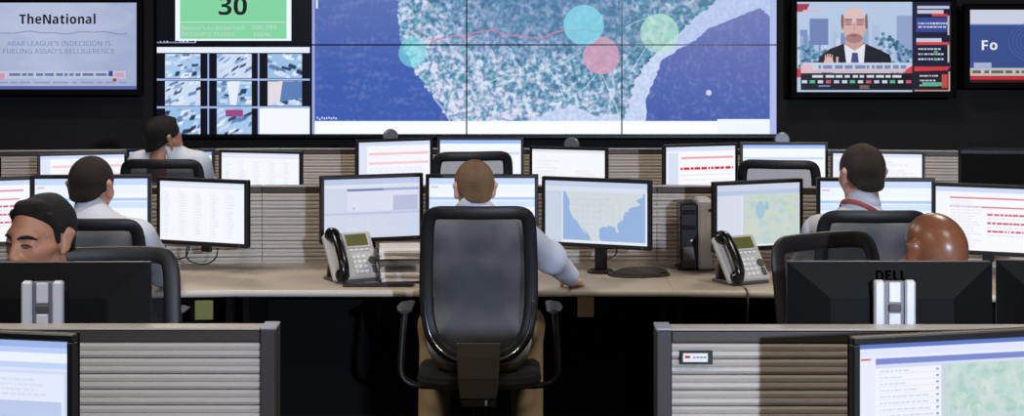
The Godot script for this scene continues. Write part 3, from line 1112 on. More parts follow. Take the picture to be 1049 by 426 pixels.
func people_shapes() -> void:
	var h := [ell(V(0, .034, -.014), V(.075, .086, .096)), ell(V(0, -.005, .03), V(.064, .085, .066)), cap(V(0, -.04, .03), V(0, -.085, .05), .05, .03),
		cap(V(-.02, -.095, .062), V(.02, -.095, .062), .019), cap(V(.045, -.055, .0), V(.022, -.092, .05), .022, .018), cap(V(-.045, -.055, .0), V(-.022, -.092, .05), .022, .018),
		cap(V(.04, -.014, .056), V(.062, -.006, .022), .022, .016), cap(V(-.04, -.014, .056), V(-.062, -.006, .022), .022, .016),
		cap(V(.008, .03, .084), V(.046, .028, .066), .013, .01), cap(V(-.008, .03, .084), V(-.046, .028, .066), .013, .01),
		cap(V(0, .022, .088), V(0, -.026, .108), .0085, .0125), ell(V(.012, -.033, .098), V(.009, .008, .011)), ell(V(-.012, -.033, .098), V(.009, .008, .011)),
		cap(V(-.018, -.058, .088), V(.018, -.058, .088), .0075), cap(V(-.015, -.068, .087), V(.015, -.068, .087), .008),
		[2, V(.03, .011, .1), V(.04, .009, .094), .0145, .0145], [2, V(-.03, .011, .1), V(-.04, .009, .094), .0145, .0145],
		ell(V(.032, .008, .074), V(.0165, .0115, .0135)), ell(V(-.032, .008, .074), V(.0165, .0115, .0135)),
		cap(V(0, -.07, -.025), V(0, -.17, -.045), .054, .06)]
	for s in [-1.0, 1.0]:
		h.append(cap(V(.074 * s, .022, -.022), V(.076 * s, -.026, -.008), .011, .008))
		h.append(cap(V(.08 * s, .03, -.03), V(.086 * s, .024, -.036), .009, .007))
		h.append(cap(V(.084 * s, .022, -.036), V(.08 * s, -.018, -.022), .0065, .006))
	HEAD = net_mesh(h, 0.014, 0.0042)
	FACE = {"brow": [face_line(BROW, -1, .0012), face_line(BROW, 1, .0012)], "lash": [face_line(LASH, -1, .0006), face_line(LASH, 1, .0006)], "lower": [face_line(LOWER, -1, -.0005), face_line(LOWER, 1, -.0005)], "mouth": [face_line(MOUTH, 1, .0)]}
	# short hair: a shell over the skull, cut along the hairline
	var shell := ell(V(0, .037, -.016), V(.0825, .0925, .103))
	HAIR.short = net_mesh([shell, ell(V(0, -.02, -.058), V(.063, .066, .053)), [3, V(0, -.835, .55), Vector3.ZERO, -.012, 0], [2, V(.082, .0, .01), V(.082, -.04, .02), .027, .024], [2, V(-.082, .0, .01), V(-.082, -.04, .02), .027, .024]], 0.012, 0.005)
	HAIR.thick = net_mesh([ell(V(0, .042, -.02), V(.086, .094, .104)), ell(V(0, -.028, -.06), V(.068, .07, .056)), cap(V(.02, .118, .02), V(-.035, .112, .035), .018, .016), [3, V(0, -.84, .54), Vector3.ZERO, -.008, 0], [2, V(.085, -.005, .012), V(.085, -.04, .02), .026, .024], [2, V(-.085, -.005, .012), V(-.085, -.04, .02), .026, .024]], 0.014, 0.005)
	# dark crop with a raised front and faded sides
	HAIR.crop = net_mesh([ell(V(0, .04, -.018), V(.0805, .089, .102)), cap(V(-.03, .098, .04), V(.03, .1, .036), .019, .021), cap(V(.0, .096, .0), V(.0, .09, -.05), .03, .034), ell(V(0, -.018, -.06), V(.061, .06, .05)),
		[3, V(0, -.781, .625), Vector3.ZERO, -.0235, 0], [2, V(.072, .036, .078), V(.076, .0, .05), .03, .028], [2, V(-.072, .036, .078), V(-.076, .0, .05), .03, .028], [2, V(.084, -.01, .01), V(.084, -.04, .02), .024, .022], [2, V(-.084, -.01, .01), V(-.084, -.04, .02), .024, .022]], 0.016, 0.0045)
	HAIR.crop_sides = net_mesh([cap(V(.0725, .05, .012), V(.0755, .006, .010), .0125, .007), cap(V(-.0725, .05, .012), V(-.0755, .006, .010), .0125, .007), cap(V(.0725, .05, .012), V(.062, .075, .03), .012, .016), cap(V(-.0725, .05, .012), V(-.062, .075, .03), .012, .016)], 0.008, 0.004)
	# right hand, wrist at the origin, fingers along +z, palm down, thumb towards -x
	var f := [cap(V(0, 0, 0), V(0, 0, .03), .024, .028), cap(V(-.024, 0, .04), V(.022, 0, .038), .015), cap(V(-.026, .002, .07), V(.026, 0, .066), .0145, .012), cap(V(0, 0, .03), V(0, .002, .07), .022, .02)]
	for q in [[-.028, .078, .042, .036], [-.009, .082, .046, .04], [.01, .078, .042, .037], [.027, .07, .034, .028]]:
		var k0 := V(q[0], .002, q[1])
		var k1 := V(q[0] * 1.12, .006, q[1] + q[2])
		var k2 := k1 + V(q[0] * .03, -.018, q[3] * .72)
		f.append(cap(V(q[0], 0, q[1] - .03), k0, .011, .0095))
		f.append(cap(k0, k1, .0093, .0083))
		f.append(cap(k1, k2, .0083, .0068))
	f.append(cap(V(-.018, -.004, .018), V(-.048, -.008, .05), .0155, .011))
	f.append(cap(V(-.048, -.008, .05), V(-.056, -.013, .082), .0105, .0085))
	HAND = net_mesh(f, 0.006, 0.004)

func bend(a: Vector3, c: Vector3, l0: float, l1: float, pole: Vector3) -> Vector3:
	var d := c - a
	var l := minf(d.length(), (l0 + l1) * 0.999)
	var x := (l0 * l0 - l1 * l1 + l * l) / (2 * l)
	var y := sqrt(maxf(l0 * l0 - x * x, 0.0))
	var u := d.normalized()
	return a + u * x + (pole - u * pole.dot(u)).normalized() * y

# how far the face stands out at (x, y)
var FACE := {}
func face_z(x: float, y: float) -> float:
	var all := PackedInt32Array(range(fT.size()))
	var z := 0.14
	for k in 60:
		var d := field(V(x, y, z), all)
		if d < 0.0004:
			break
		z -= d * 0.6
	return z

const BROW := [[.011, .023], [.022, .0265], [.036, .028], [.047, .0255], [.056, .020]]
const LASH := [[.0165, .0035], [.022, .0055], [.031, .0062], [.040, .0048], [.0475, .0005]]
const LOWER := [[.018, .001], [.025, -.0012], [.033, -.0014], [.0405, .0]]
const MOUTH := [[-.024, -.0615], [-.012, -.0625], [0, -.0632], [.012, -.0625], [.024, -.0615]]

func face_line(list: Array, s: float, out: float) -> Array:
	var q := []
	for p in list:
		q.append(V(p[0] * s, p[1], face_z(p[0] * s, p[1]) + out))
	return q

func face_bits(root: Node3D, hx: Transform3D, hm: Material) -> void:
	for e in [["eyebrow", "brow", [.0025, .0052, .0055, .0045, .002], hm], ["eyelashes", "lash", [.0012, .0022, .0026, .0024, .0012], M.lash], ["eye", "lower", [.0012, .0026, .0026, .0012], M.eye]]:
		for s in [0, 1]:
			var st := begin()
			var q := []
			for p in FACE[e[1]][s]:
				q.append(hx * (p as Vector3))
			tube(st, q, e[2], 8)
			part(e[0], st.commit(), e[3], root)
	var st := begin()
	var q := []
	for p in FACE.mouth[0]:
		q.append(hx * (p as Vector3))
	tube(st, q, [.0012, .0035, .0045, .0035, .0012], 6)
	part("lips", st.commit(), M.skin_pink, root)

# a seated person facing local +z, hips over the origin
func person(label: String, at: Vector3, turn: float, o: Dictionary) -> Node3D:
	var root := thing("person", label, "person", at, turn)
	var cell: float = o.get("cell", 0.018)
	var lean: float = o.get("lean", 0.0)
	var tb := Basis(Vector3.RIGHT, lean) * Basis(Vector3.BACK, -o.get("side", 0.0))
	var seat: float = o.get("seat", 0.56)
	var pel := V(0, seat, -.04)
	var T := func(x: float, y: float, z: float) -> Vector3: return pel + tb * V(x, y * float(o.get("trunk", 1.0)), z)
	var neck: Vector3 = T.call(0, .49, -.03)
	var hb: Basis = Basis.from_euler(o.get("head_turn", Vector3.ZERO))
	var hp: Vector3 = o.get("head", T.call(0, .66, .0))
	var hx := Transform3D(hb.scaled_local(Vector3.ONE * float(o.get("head_scale", 1.0))), hp)
	var sh := [T.call(-.168, .425, -.03), T.call(.168, .425, -.03)]
	var wr: Array = o.get("wrists", [V(-.16, .76, .42), V(.16, .76, .42)])
	var body := [cap(pel + V(-.08, 0, 0), pel + V(.08, 0, 0), .108), cap(T.call(-.05, .08, .015), T.call(.05, .08, .015), .098), cap(T.call(-.06, .27, .0), T.call(.06, .27, .0), .1), cap(T.call(-.08, .33, -.012), T.call(.08, .33, -.012), .092), cap(T.call(-.12, .41, -.035), T.call(.12, .41, -.035), .065), cap(neck + V(0, -.05, 0), hx * V(0, -.08, -.028), .058, .052)]
	var shirt := [cap(pel + V(-.085, .0, -.012), pel + V(.085, .0, -.012), .128), cap(T.call(-.065, .14, .015), T.call(.065, .14, .015), .118), cap(T.call(-.08, .26, .0), T.call(.08, .26, .0), .118), cap(T.call(-.095, .34, -.015), T.call(.095, .34, -.015), .108), cap(T.call(-.13, .415, -.035), T.call(.13, .415, -.035), .075), cap(T.call(-.05, .455, -.03), T.call(.05, .455, -.03), .065), cap(T.call(0, .43, -.03), neck + (hx * V(0, -.08, -.028) - neck).normalized() * .035, .085, .07)]
	var trousers := [cap(pel + V(-.08, -.015, 0), pel + V(.08, -.015, 0), .128)]
	var shoes := []
	var hands := []
	for k in 2:
		var s := -1.0 if k == 0 else 1.0
		var w: Vector3 = wr[k]
		var spread: float = o.get("spread", 0.06)
		var el := bend(sh[k], w, .29, .25, (o.get("poles", [V(.7, -.7, -.35), V(.7, -.7, -.35)])[k] as Vector3) * V(s, 1, 1))
		body.append(cap(sh[k], el, .056, .044))
		body.append(cap(el, w, .043, .03))
		shirt.append(cap(sh[k], el, .064, .056))
		shirt.append(cap(el, el.lerp(w, .93), .06, .044))
		var hip := pel + V(.09 * s, -.03, .02)
		var knee := V((.1 + spread) * s, seat - .03, .42)
		var ank: Vector3 = V((.1 + spread * 1.1) * s, .10, o.get("foot", .36))
		body.append(cap(hip, knee, .085, .06))
		body.append(cap(knee, ank, .056, .04))
		body.append(cap(ank, ank + V(.01 * s, -.055, .13), .04, .032))
		trousers.append(cap(hip, knee, .1, .076))
		trousers.append(cap(knee, ank + V(0, .0, 0), .076, .064))
		shoes.append(cap(ank + V(0, -.058, -.04), ank + V(.01 * s, -.062, .15), .04, .036))
		shoes.append(cap(ank + V(0, -.03, -.015), ank + V(0, -.045, .03), .046, .04))
		var fw := (w - el).normalized()
		fw = (fw + V(-.12 * s, -.02, 0) + o.get("hand_aim", Vector3.ZERO)).normalized()
		var rx := V(0, 1, 0).cross(fw).normalized()
		# thumbs point inwards: the left hand (local +x here is the person's left) is mirrored
		var hbas := Basis(rx * (1.0 if s > 0 else -1.0), fw.cross(rx), fw)
		hands.append([HAND, Transform3D(hbas, w)])
	var parts := [[net_mesh(body, 0.05, cell), Transform3D.IDENTITY], [HEAD, hx]] + hands
	part("body", joined(parts), o.skin, root)
	part("shirt", joined([[net_mesh(shirt, 0.05, cell), Transform3D.IDENTITY]]), o.shirt, root)
	part("trousers", joined([[net_mesh(trousers, 0.04, cell), Transform3D.IDENTITY]]), o.get("trousers", M.dark_trousers), root)
	part("shoes", joined([[net_mesh(shoes, 0.02, 0.014), Transform3D.IDENTITY]]), M.shoe, root)
	if o.has("hair"):
		part("hair", joined([[HAIR[o.style], hx]] + ([[HAIR.crop_sides, hx]] if o.style == "crop" else [])), o.hair, root)
	# collar
	var st := begin()
	var ring := []
	var ny: Vector3 = (hx * V(0, -.08, -.028) - neck).normalized()
	var cx := Basis(Quaternion(Vector3.UP, ny))
	for j in 20:
		var a := TAU * j / 20
		ring.append(neck + ny * .05 + cx * V(cos(a) * .066, .004 - .014 * sin(a), sin(a) * .068))
	tube(st, ring, .008, 6, true, .026, ny)
	part("collar", st.commit(), o.shirt, root)
	if o.has("lanyard"):
		st = begin()
		ring = []
		for j in 20:
			var a := TAU * j / 20
			ring.append(neck + ny * .022 + cx * V(cos(a) * .084, .004 - .03 * maxf(sin(a), 0.0), sin(a) * .086))
		tube(st, ring, .004, 6, true, .011, ny)
		part("lanyard", st.commit(), M.lanyard, root)
	if o.get("face", false):
		face_bits(root, hx, o.get("hair", M.lash))
	return root

# ------------------------------------------------------------------ furniture
const LOOP := [[0.0, 1.126], [0.12, 1.126], [0.165, 1.123], [0.19, 1.108], [0.2, 1.07], [0.204, 1.0], [0.207, 0.9], [0.208, 0.8], [0.203, 0.7], [0.184, 0.62], [0.145, 0.567], [0.09, 0.538], [0.0, 0.53]]

func back_z(x: float, y: float) -> float:
	return -.235 - .11 * (y - .55) + .04 * pow(absf(x) / .22, 2.0) + .02 * sin((y - .55) * 5.2)

func make_chair(label: String) -> Node3D:
	var t := thing("office_chair", label, "chair", Vector3.ZERO, 0.0, "mesh back office chairs")
	var pts := []
	for q in LOOP:
		pts.append(V(q[0], q[1], back_z(q[0], q[1])))
	for k in range(LOOP.size() - 2, 0, -1):
		pts.append(V(-LOOP[k][0], LOOP[k][1], back_z(LOOP[k][0], LOOP[k][1])))
	var loop := smooth_path(pts, 3, true)
	var st := begin()
	tube(st, loop, .0275, 12, true, .010, V(0, .1, 1))
	part("back_frame", st.commit(), M.plastic, t)
	# mesh cloth stretched over the frame
	st = begin()
	var rows := 22
	var cols := 12
	var grid := []
	for r in rows + 1:
		var y := lerpf(.535, 1.125, float(r) / rows)
		var wd := 0.02
		for k in LOOP.size() - 1:
			if LOOP[k][1] >= y and LOOP[k + 1][1] <= y and LOOP[k][0] + LOOP[k + 1][0] > 0.0:
				var d: float = LOOP[k][1] - LOOP[k + 1][1]
				wd = maxf(wd, lerpf(LOOP[k][0], LOOP[k + 1][0], 0.0 if d < 1e-6 else (LOOP[k][1] - y) / d))
		var row := []
		for c in cols + 1:
			var x := wd * (2.0 * c / cols - 1.0)
			row.append(V(x, y, back_z(x, y) + .004))
		grid.append(row)
	for r in rows:
		for c in cols:
			var a: Vector3 = grid[r][c]
			var b: Vector3 = grid[r][c + 1]
			var cc: Vector3 = grid[r + 1][c + 1]
			var d: Vector3 = grid[r + 1][c]
			face(st, [a, b, cc, d], V(0, 0, -1))
	part("back_mesh", st.commit(), M.net, t)
	# bright edge along the lower bow
	st = begin()
	var arc := []
	for q in [[-.214, .76], [-.21, .7], [-.19, .622], [-.15, .564], [-.09, .532], [0.0, .522], [.09, .532], [.15, .564], [.19, .622], [.21, .7], [.214, .76]]:
		arc.append(V(q[0], q[1], back_z(q[0], q[1]) - .016))
	tube(st, smooth_path(arc, 4), .0055, 6)
	part("back_trim", st.commit(), M.chrome, t)
	# spine that carries the back
	st = begin()
	var sp := [[.085, .60, -.268], [.084, .54, -.27], [.08, .46, -.268], [.072, .38, -.255], [.066, .345, -.225], [.06, .33, -.12], [.055, .33, 0.02]]
	for k in sp.size() - 1:
		var a: Array = sp[k]
		var b: Array = sp[k + 1]
		var d := V(0, b[1] - a[1], b[2] - a[2]).normalized()
		var n := V(0, d.z, -d.y) * .011
		var q := []
		for e in [a, b]:
			for s in [[-1, 1], [1, 1], [1, -1], [-1, -1]]:
				q.append(V(e[0] * s[0], e[1], e[2]) + n * s[1])
		face(st, [q[0], q[1], q[5], q[4]], n)
		face(st, [q[3], q[2], q[6], q[7]], -n)
		face(st, [q[1], q[2], q[6], q[5]], Vector3.RIGHT)
		face(st, [q[0], q[3], q[7], q[4]], Vector3.LEFT)
		if k == 0:
			face(st, [q[0], q[1], q[2], q[3]], -d)
	part("spine", st.commit(), M.spine, t)
	st = begin()
	cbox(st, V(-.03, .36, -.262), V(.008, .022, .006), .001)
	part("spine_clip", st.commit(), M.silver, t)
	# seat
	st = begin()
	var outline := rounded(.5, .47, .13, 6)
	var rings := [[.90, .395], [.985, .405], [1.0, .425], [.985, .447], [.93, .459], [.5, .452], [.0, .448]]
	for k in rings.size() - 1:
		for j in outline.size():
			var p := outline[j]
			var p2 := outline[(j + 1) % outline.size()]
			var q := []
			for e in [[p, rings[k]], [p2, rings[k]], [p2, rings[k + 1]], [p, rings[k + 1]]]:
				var z: float = e[0].y * e[1][0]
				q.append(V(e[0].x * e[1][0], e[1][1] - (.03 * pow(maxf(z, 0) / .235, 3.0)), z + .01))
			var n: Vector3 = V(p.x, 0, p.y).normalized() * (1.0 if k < 3 else 0.2) + Vector3.UP * [-.6, -.2, .3, .9, 1, 1][k]
			face(st, q, n.normalized())
	var bq := []
	for p in outline:
		bq.append(V(p.x * .9, .395, p.y * .9 + .01))
	face(st, bq, Vector3.DOWN)
	part("seat", st.commit(), M.seat, t)
	for s in [-1.0, 1.0]:
		st = begin()
		tube(st, [V(.3 * s, .7, -.115), V(.3 * s, .7, -.1), V(.305 * s, .703, -.02), V(.3 * s, .7, .1), V(.285 * s, .697, .14)], [.02, .029, .034, .032, .016], 10, false, .008, Vector3.UP)
		var ar := part("armrest", st.commit(), M.plastic, t)
		st = begin()
		tube(st, smooth_path([V(.16 * s, .375, -.02), V(.26 * s, .38, -.02), V(.315 * s, .42, -.02), V(.318 * s, .52, -.015), V(.305 * s, .695, 0)], 4), .013, 8, false, .026, V(0, 0, 1))
		part("arm_post", st.commit(), M.plastic, ar)
	st = begin()
	lathe(st, [Vector2(0, .4), Vector2(.06, .4), Vector2(.06, .34), Vector2(.03, .33), Vector2(.028, .2), Vector2(.038, .2), Vector2(.045, .07), Vector2(0, .07)], 16)
	part("column", st.commit(), M.black, t)
	for k in 5:
		var a := TAU * k / 5 + .3
		var d := V(sin(a), 0, cos(a))
		st = begin()
		tube(st, [d * .03 + V(0, .115, 0), d * .16 + V(0, .105, 0), d * .29 + V(0, .082, 0)], [.028, .024, .018], 8, false, .016, Vector3.UP)
		var leg := part("base_leg", st.commit(), M.black, t)
		st = begin()
		var cxf := Transform3D(Basis(Quaternion(Vector3.UP, d.cross(Vector3.UP).normalized())), d * .29 + V(0, .03, 0))
		for e in [-.018, .018]:
			lathe(st, [Vector2(0, -.011 + e), Vector2(.027, -.011 + e), Vector2(.03, e), Vector2(.027, .011 + e), Vector2(0, .011 + e)], 14, cxf)
		cbox(st, d * .29 + V(0, .055, 0), V(.016, .05, .016), .003)
		part("caster", st.commit(), M.black_matte, leg)
	return t

# a flat monitor: the origin is the middle of its foot, the screen faces local +z
func monitor(label: String, at: Vector3, turn: float, w: float, h: float, mid: float, style: String, o := {}) -> Node3D:
	var t := thing("computer_monitor", label, "monitor", at, turn, o.get("group", ""))
	var bz := .017
	var c := V(0, mid, .055)
	# frame around the glass
	var st := begin()
	cbox(st, c + V(0, h / 2 - bz / 2, 0), V(w, bz, .024), .003)
	cbox(st, c + V(0, -h / 2 + bz / 2, 0), V(w, bz * 1.15, .024), .003)
	for s in [-1.0, 1.0]:
		cbox(st, c + V(s * (w / 2 - bz / 2), 0, 0), V(bz, h - bz * 1.9, .024), .003)
	part("bezel", st.commit(), M.black, t)
	# back shell: a lip, then a slope to a raised middle
	st = begin()
	var lev := [[.5, .5, -.012], [.5, .5, -.018], [.30, .24, -.046], [.0, .0, -.046]]
	for k in 3:
		var a: Array = lev[k]
		var b: Array = lev[k + 1]
		var pa := [V(-a[0] * w, -a[1] * h, a[2]), V(a[0] * w, -a[1] * h, a[2]), V(a[0] * w, a[1] * h, a[2]), V(-a[0] * w, a[1] * h, a[2])]
		var pb := [V(-b[0] * w, -b[1] * h, b[2]), V(b[0] * w, -b[1] * h, b[2]), V(b[0] * w, b[1] * h, b[2]), V(-b[0] * w, b[1] * h, b[2])]
		for j in 4:
			var j2 := (j + 1) % 4
			var nn := ((pa[j2] - pa[j]) as Vector3).cross(pb[j] - pa[j])
			if nn.length() < 1e-9 or k == 2:
				nn = V(0, 0, -1)
			elif nn.dot(V(pa[j].x + pa[j2].x, pa[j].y + pa[j2].y, -.02)) < 0:
				nn = -nn
			face(st, [c + pa[j], c + pa[j2], c + pb[j2], c + pb[j]] if k < 2 else [c + pa[j], c + pa[j2], c + pb[j]], nn.normalized())
	face(st, [c + V(-w / 2, -h / 2, -.012), c + V(w / 2, -h / 2, -.012), c + V(w / 2, h / 2, -.012), c + V(-w / 2, h / 2, -.012)], Vector3.BACK)
	var shell := part("back_shell", st.commit(), M.shell, t)
	if o.get("logo", false):
		var lt := part("logo", letters("DELL", .036), M.logo, shell)
		lt.position = c + V(0, h / 2 - .033, -.0318)
		lt.rotation = Vector3(0, PI, 0)
		lt.rotation.x = -.308
	st = begin()
	rect(st, c + V(0, 0, .006), w - bz * 1.9, h - bz * 1.9)
	part("screen", st.commit(), glow(screen_picture(style), 1.0 if style in ["window", "atlas", "terrain"] else 1.12), t)
	if o.has("arm"):
		var l: float = o.arm
		st = begin()
		tube(st, [c + V(0, -.02, -.03), c + V(0, -.02, -l)], .018, 10)
		cbox(st, c + V(0, -.02, -.05), V(.11, .11, .016), .003)
		part("mount_arm", st.commit(), M.black, t)
		st = begin()
		cbox(st, c + V(0, -h / 2 - .014, -.034), V(.05, .04, .02), .003)
		part("cable_clip", st.commit(), M.black, t)
		st = begin()
		cbox(st, c + V(w / 2 - .04, -h / 2 + bz / 2, .0125), V(.01, .004, .002), .0005)
		part("power_button", st.commit(), M.silver_dark, t)
		return t
	# stand
	var top := mid + .05
	if o.get("tall_stand", false):
		top = mid + h * 0.385
	if o.get("silver", false):
		for s in [-1.0, 1.0]:
			st = begin()
			cbox(st, V(s * .039, top / 2 + .006, -.012), V(.027, top - .012, .026), .005)
			part("stand_rail", st.commit(), M.silver, t)
		st = begin()
		cbox(st, V(0, top / 2 + .006, -.006), V(.052, top - .016, .018), .003)
		var spine := part("stand_plate", st.commit(), M.silver_dark, t)
		for y in [top - .03, top - .11]:
			st = begin()
			cbox(st, V(0, y, -.018), V(.03, .052, .006), .002)
			part("stand_cover", st.commit(), M.silver, spine)
		st = begin()
		cbox(st, V(0, top - .07, -.018), V(.032, .02, .008), .003)
		part("release_button", st.commit(), M.phone_dark, spine)
	else:
		st = begin()
		cbox(st, V(0, top / 2 + .006, -.012), V(.055, top - .012, .03), .006)
		part("stand", st.commit(), M.black, t)
	if o.get("cap", false):
		st = begin()
		lathe(st, [Vector2(0, -.014), Vector2(.04, -.014), Vector2(.046, -.008), Vector2(.046, .008), Vector2(.04, .014), Vector2(0, .014)], 24, Transform3D(Basis(Vector3.RIGHT, PI / 2), V(0, mid + h / 2 + .008, -.012)))
		cbox(st, V(0, mid + h / 2 - .06, -.012), V(.03, .14, .018), .003)
		part("camera_disc", st.commit(), M.silver_dark, t)
	st = begin()
	var foot := rounded(o.get("foot", .2), .15 if o.get("foot", .2) > .15 else .11, .04, 5)
	for i in foot.size():
		foot[i] += Vector2(0, .0)
	prism(st, foot, 0.0, .014, .003)
	part("foot", st.commit(), M.black, t)
	st = begin()
	cbox(st, c + V(w / 2 - .04, -h / 2 + bz / 2, .0125), V(.01, .004, .002), .0005)
	part("power_button", st.commit(), M.silver_dark, t)
	return t

# console desk in a frame whose x runs along the front edge; depth dz backwards
func desk(label: String, xf: Transform3D, poly_xz: PackedVector2Array, top := .70, o := {}) -> Node3D:
	var t := thing("console_desk", label, "desk", xf.origin, xf.basis.get_euler().y)
	var st := begin()
	prism(st, poly_xz, top - .03, top, .002)
	part("worktop", st.commit(), M.laminate, t)
	var lo := 1e9
	var hi := -1e9
	for p in poly_xz:
		if p.y > -.01:
			lo = minf(lo, p.x)
			hi = maxf(hi, p.x)
	st = begin()
	tube(st, [V(lo + .001, top - .014, .004), V(hi - .001, top - .014, .004)], .0145, 10, false, .011, V(0, 0, 1))
	part("front_edge", st.commit(), M.edge, t)
	st = begin()
	cbox(st, V((lo + hi) / 2, (top - .03) / 2, float(o.get("panel_at", -.74))), V(hi - lo - .04, top - .03, .02), .002)
	part("back_panel", st.commit(), M.black_matte, t)
	for x in [lo + .03, hi - .03]:
		st = begin()
		cbox(st, V(x, (top - .03) / 2, float(o.get("panel_at", -.74)) + .32), V(.03, top - .03, .6), .003)
		part("side_panel", st.commit(), M.black_matte, t)
	return t

# slatted screen along local x, front face at local z = 0, looking to +z
func screen_wall(label: String, xf: Transform3D, x0: float, x1: float, y0: float, y1: float, o := {}) -> Node3D:
	var t := thing("slatted_partition", label, "partition", xf.origin, xf.basis.get_euler().y)
	var th: float = o.get("thick", .06)
	var st := begin()
	cbox(st, V((x0 + x1) / 2, (y0 + y1) / 2, -th / 2), V(x1 - x0, y1 - y0, th - .03), .002)
	part("core", st.commit(), M.frame, t)
	var rh: float = o.get("rail", .03)
	st = begin()
	cbox(st, V((x0 + x1) / 2, y1 - rh / 2, -th / 2), V(x1 - x0 + .002, rh, th), .004)
	var rail := part("top_rail", st.commit(), o.get("rail_mat", M.rail), t)
	st = begin()
	cbox(st, V((x0 + x1) / 2, y1 + .0015, -th / 2), V(x1 - x0, .005, th + .004), .0015)
	part("rail_cap", st.commit(), M.gloss if o.has("plain") else M.rail_cap, rail)
	if o.has("plain"):
		st = begin()
		cbox(st, V((x0 + x1) / 2, (y0 + y1 - rh) / 2, -.008), V(x1 - x0 - .01, y1 - y0 - rh, .016), .002)
		part("panel", st.commit(), M.black_matte, t)
	else:
		# a slat: two shallow ribs with a groove between them
		var sh := .038
		var prof := [[0.0, -.010], [.0015, -.003], [.008, 0.0], [.0165, -.0015], [.0185, -.0042], [.0205, -.0015], [.029, 0.0], [.0355, -.003], [.037, -.010]]
		st = begin()
		for k in prof.size() - 1:
			var a := V(x0 + .001, prof[k][0], prof[k][1])
			var b := V(x0 + .001, prof[k + 1][0], prof[k + 1][1])
			var dx := V(x1 - x0 - .002, 0, 0)
			var e := b - a
			face(st, [a, a + dx, b + dx, b], V(0, -e.z, e.y).normalized())
		for x in [x0 + .001, x1 - .001]:
			var q := []
			for p in prof:
				q.append(V(x, p[0], p[1]))
			face(st, q, V(-1 if x == x0 + .001 else 1, 0, 0))
		var mesh := st.commit()
		for side in ([1] if not o.has("both") else [1, -1]):
			var y := y1 - rh - sh
			while y > float(o.get("slat_low", y0)) - sh * 0.2:
				var s := part("slat", mesh, M.slat, t)
				s.position.y = y
				if side < 0:
					s.rotation.y = PI
					s.position.x = x0 + x1
					s.position.z = -th
				y -= sh
	for px in o.get("posts", []):
		st = begin()
		cbox(st, V(px, (y0 + y1 + .002) / 2, -th / 2), V(.038, y1 + .002 - y0, .086), .003)
		var post := part("post", st.commit(), M.frame, t)
		st = begin()
		cbox(st, V(px, y1 + .0045, -th / 2), V(.038, .006, .086), .002)
		part("post_cap", st.commit(), M.cap, post)
	return t

func desk_phone(label: String, at: Vector3, turn: float, s := 1.0) -> Node3D:
	var t := thing("desk_phone", label, "telephone", at, turn, "desk phones on the middle row")
	# face plate frame: x to the right, y up along the face, z out of the face
	var X := Transform3D(Basis(Vector3.RIGHT, -.62), V(0, .098, 0))
	var st := begin()
	cbox(st, X * V(0, 0, -.012), V(.2, .2, .026), .007, X.basis)
	part("housing", st.commit(), M.phone, t)
	st = begin()
	cbox(st, X * V(.032, .06, .003), V(.112, .068, .008), .003, X.basis)
	part("display_frame", st.commit(), M.phone, t)
	st = begin()
	cbox(st, X * V(.03, .06, .0055), V(.09, .05, .006), .001, X.basis)
	part("display", st.commit(), M.lcd, t)
	for k in 4:
		st = begin()
		cbox(st, X * V(-.002 + k * .022, .018, .004), V(.016, .009, .008), .002, X.basis)
		part("soft_key", st.commit(), M.key, t)
	for r in 4:
		for c in 3:
			st = begin()
			cbox(st, X * V(.0 + c * .021, -.012 - r * .021, .004), V(.016, .014, .008), .003, X.basis)
			part("key", st.commit(), M.key, t)
	st = begin()
	lathe(st, [Vector2(0, .008), Vector2(.014, .008), Vector2(.017, .004), Vector2(.017, 0)], 16, Transform3D(X.basis * Basis(Vector3.RIGHT, PI / 2), X * V(.076, -.03, .001)))
	part("navigation_key", st.commit(), M.phone_dark, t)
	st = begin()
	cbox(st, X * V(.076, -.068, .004), V(.02, .034, .008), .003, X.basis)
	part("volume_key", st.commit(), M.phone_dark, t)
	st = begin()
	cbox(st, V(0, .06, -.05), V(.16, .12, .012), .003, Basis(Vector3.RIGHT, .3))
	cbox(st, V(0, .006, -.01), V(.17, .012, .15), .003)
	part("rest", st.commit(), M.phone_dark, t)
	# handset in its cradle on the left
	st = begin()
	var hs := [X * V(-.068, .098, .022), X * V(-.07, .085, .038), X * V(-.07, .05, .05), X * V(-.07, 0, .053), X * V(-.07, -.05, .05), X * V(-.07, -.085, .038), X * V(-.068, -.098, .022)]
	tube(st, smooth_path(hs, 4), .021, 10, false, .014, X.basis.z)
	for y in [.088, -.088]:
		lathe(st, [Vector2(0, .026), Vector2(.02, .026), Vector2(.027, .016), Vector2(.027, .0), Vector2(0, .0)], 16, Transform3D(X.basis * Basis(Vector3.RIGHT, PI / 2), X * V(-.069, y, .004)))
	part("handset", st.commit(), M.gloss, t)
	t.scale = Vector3.ONE * s
	return t

func cable(called: String, label: String, pts: Array, r := .003, m: Material = null) -> void:
	var st := begin()
	var o: Vector3 = pts[0]
	var q := []
	for p in pts:
		q.append(p - o)
	tube(st, smooth_path(q, 6), r, 6)
	solo(called, st.commit(), m if m else M.black, label, "cable", o)

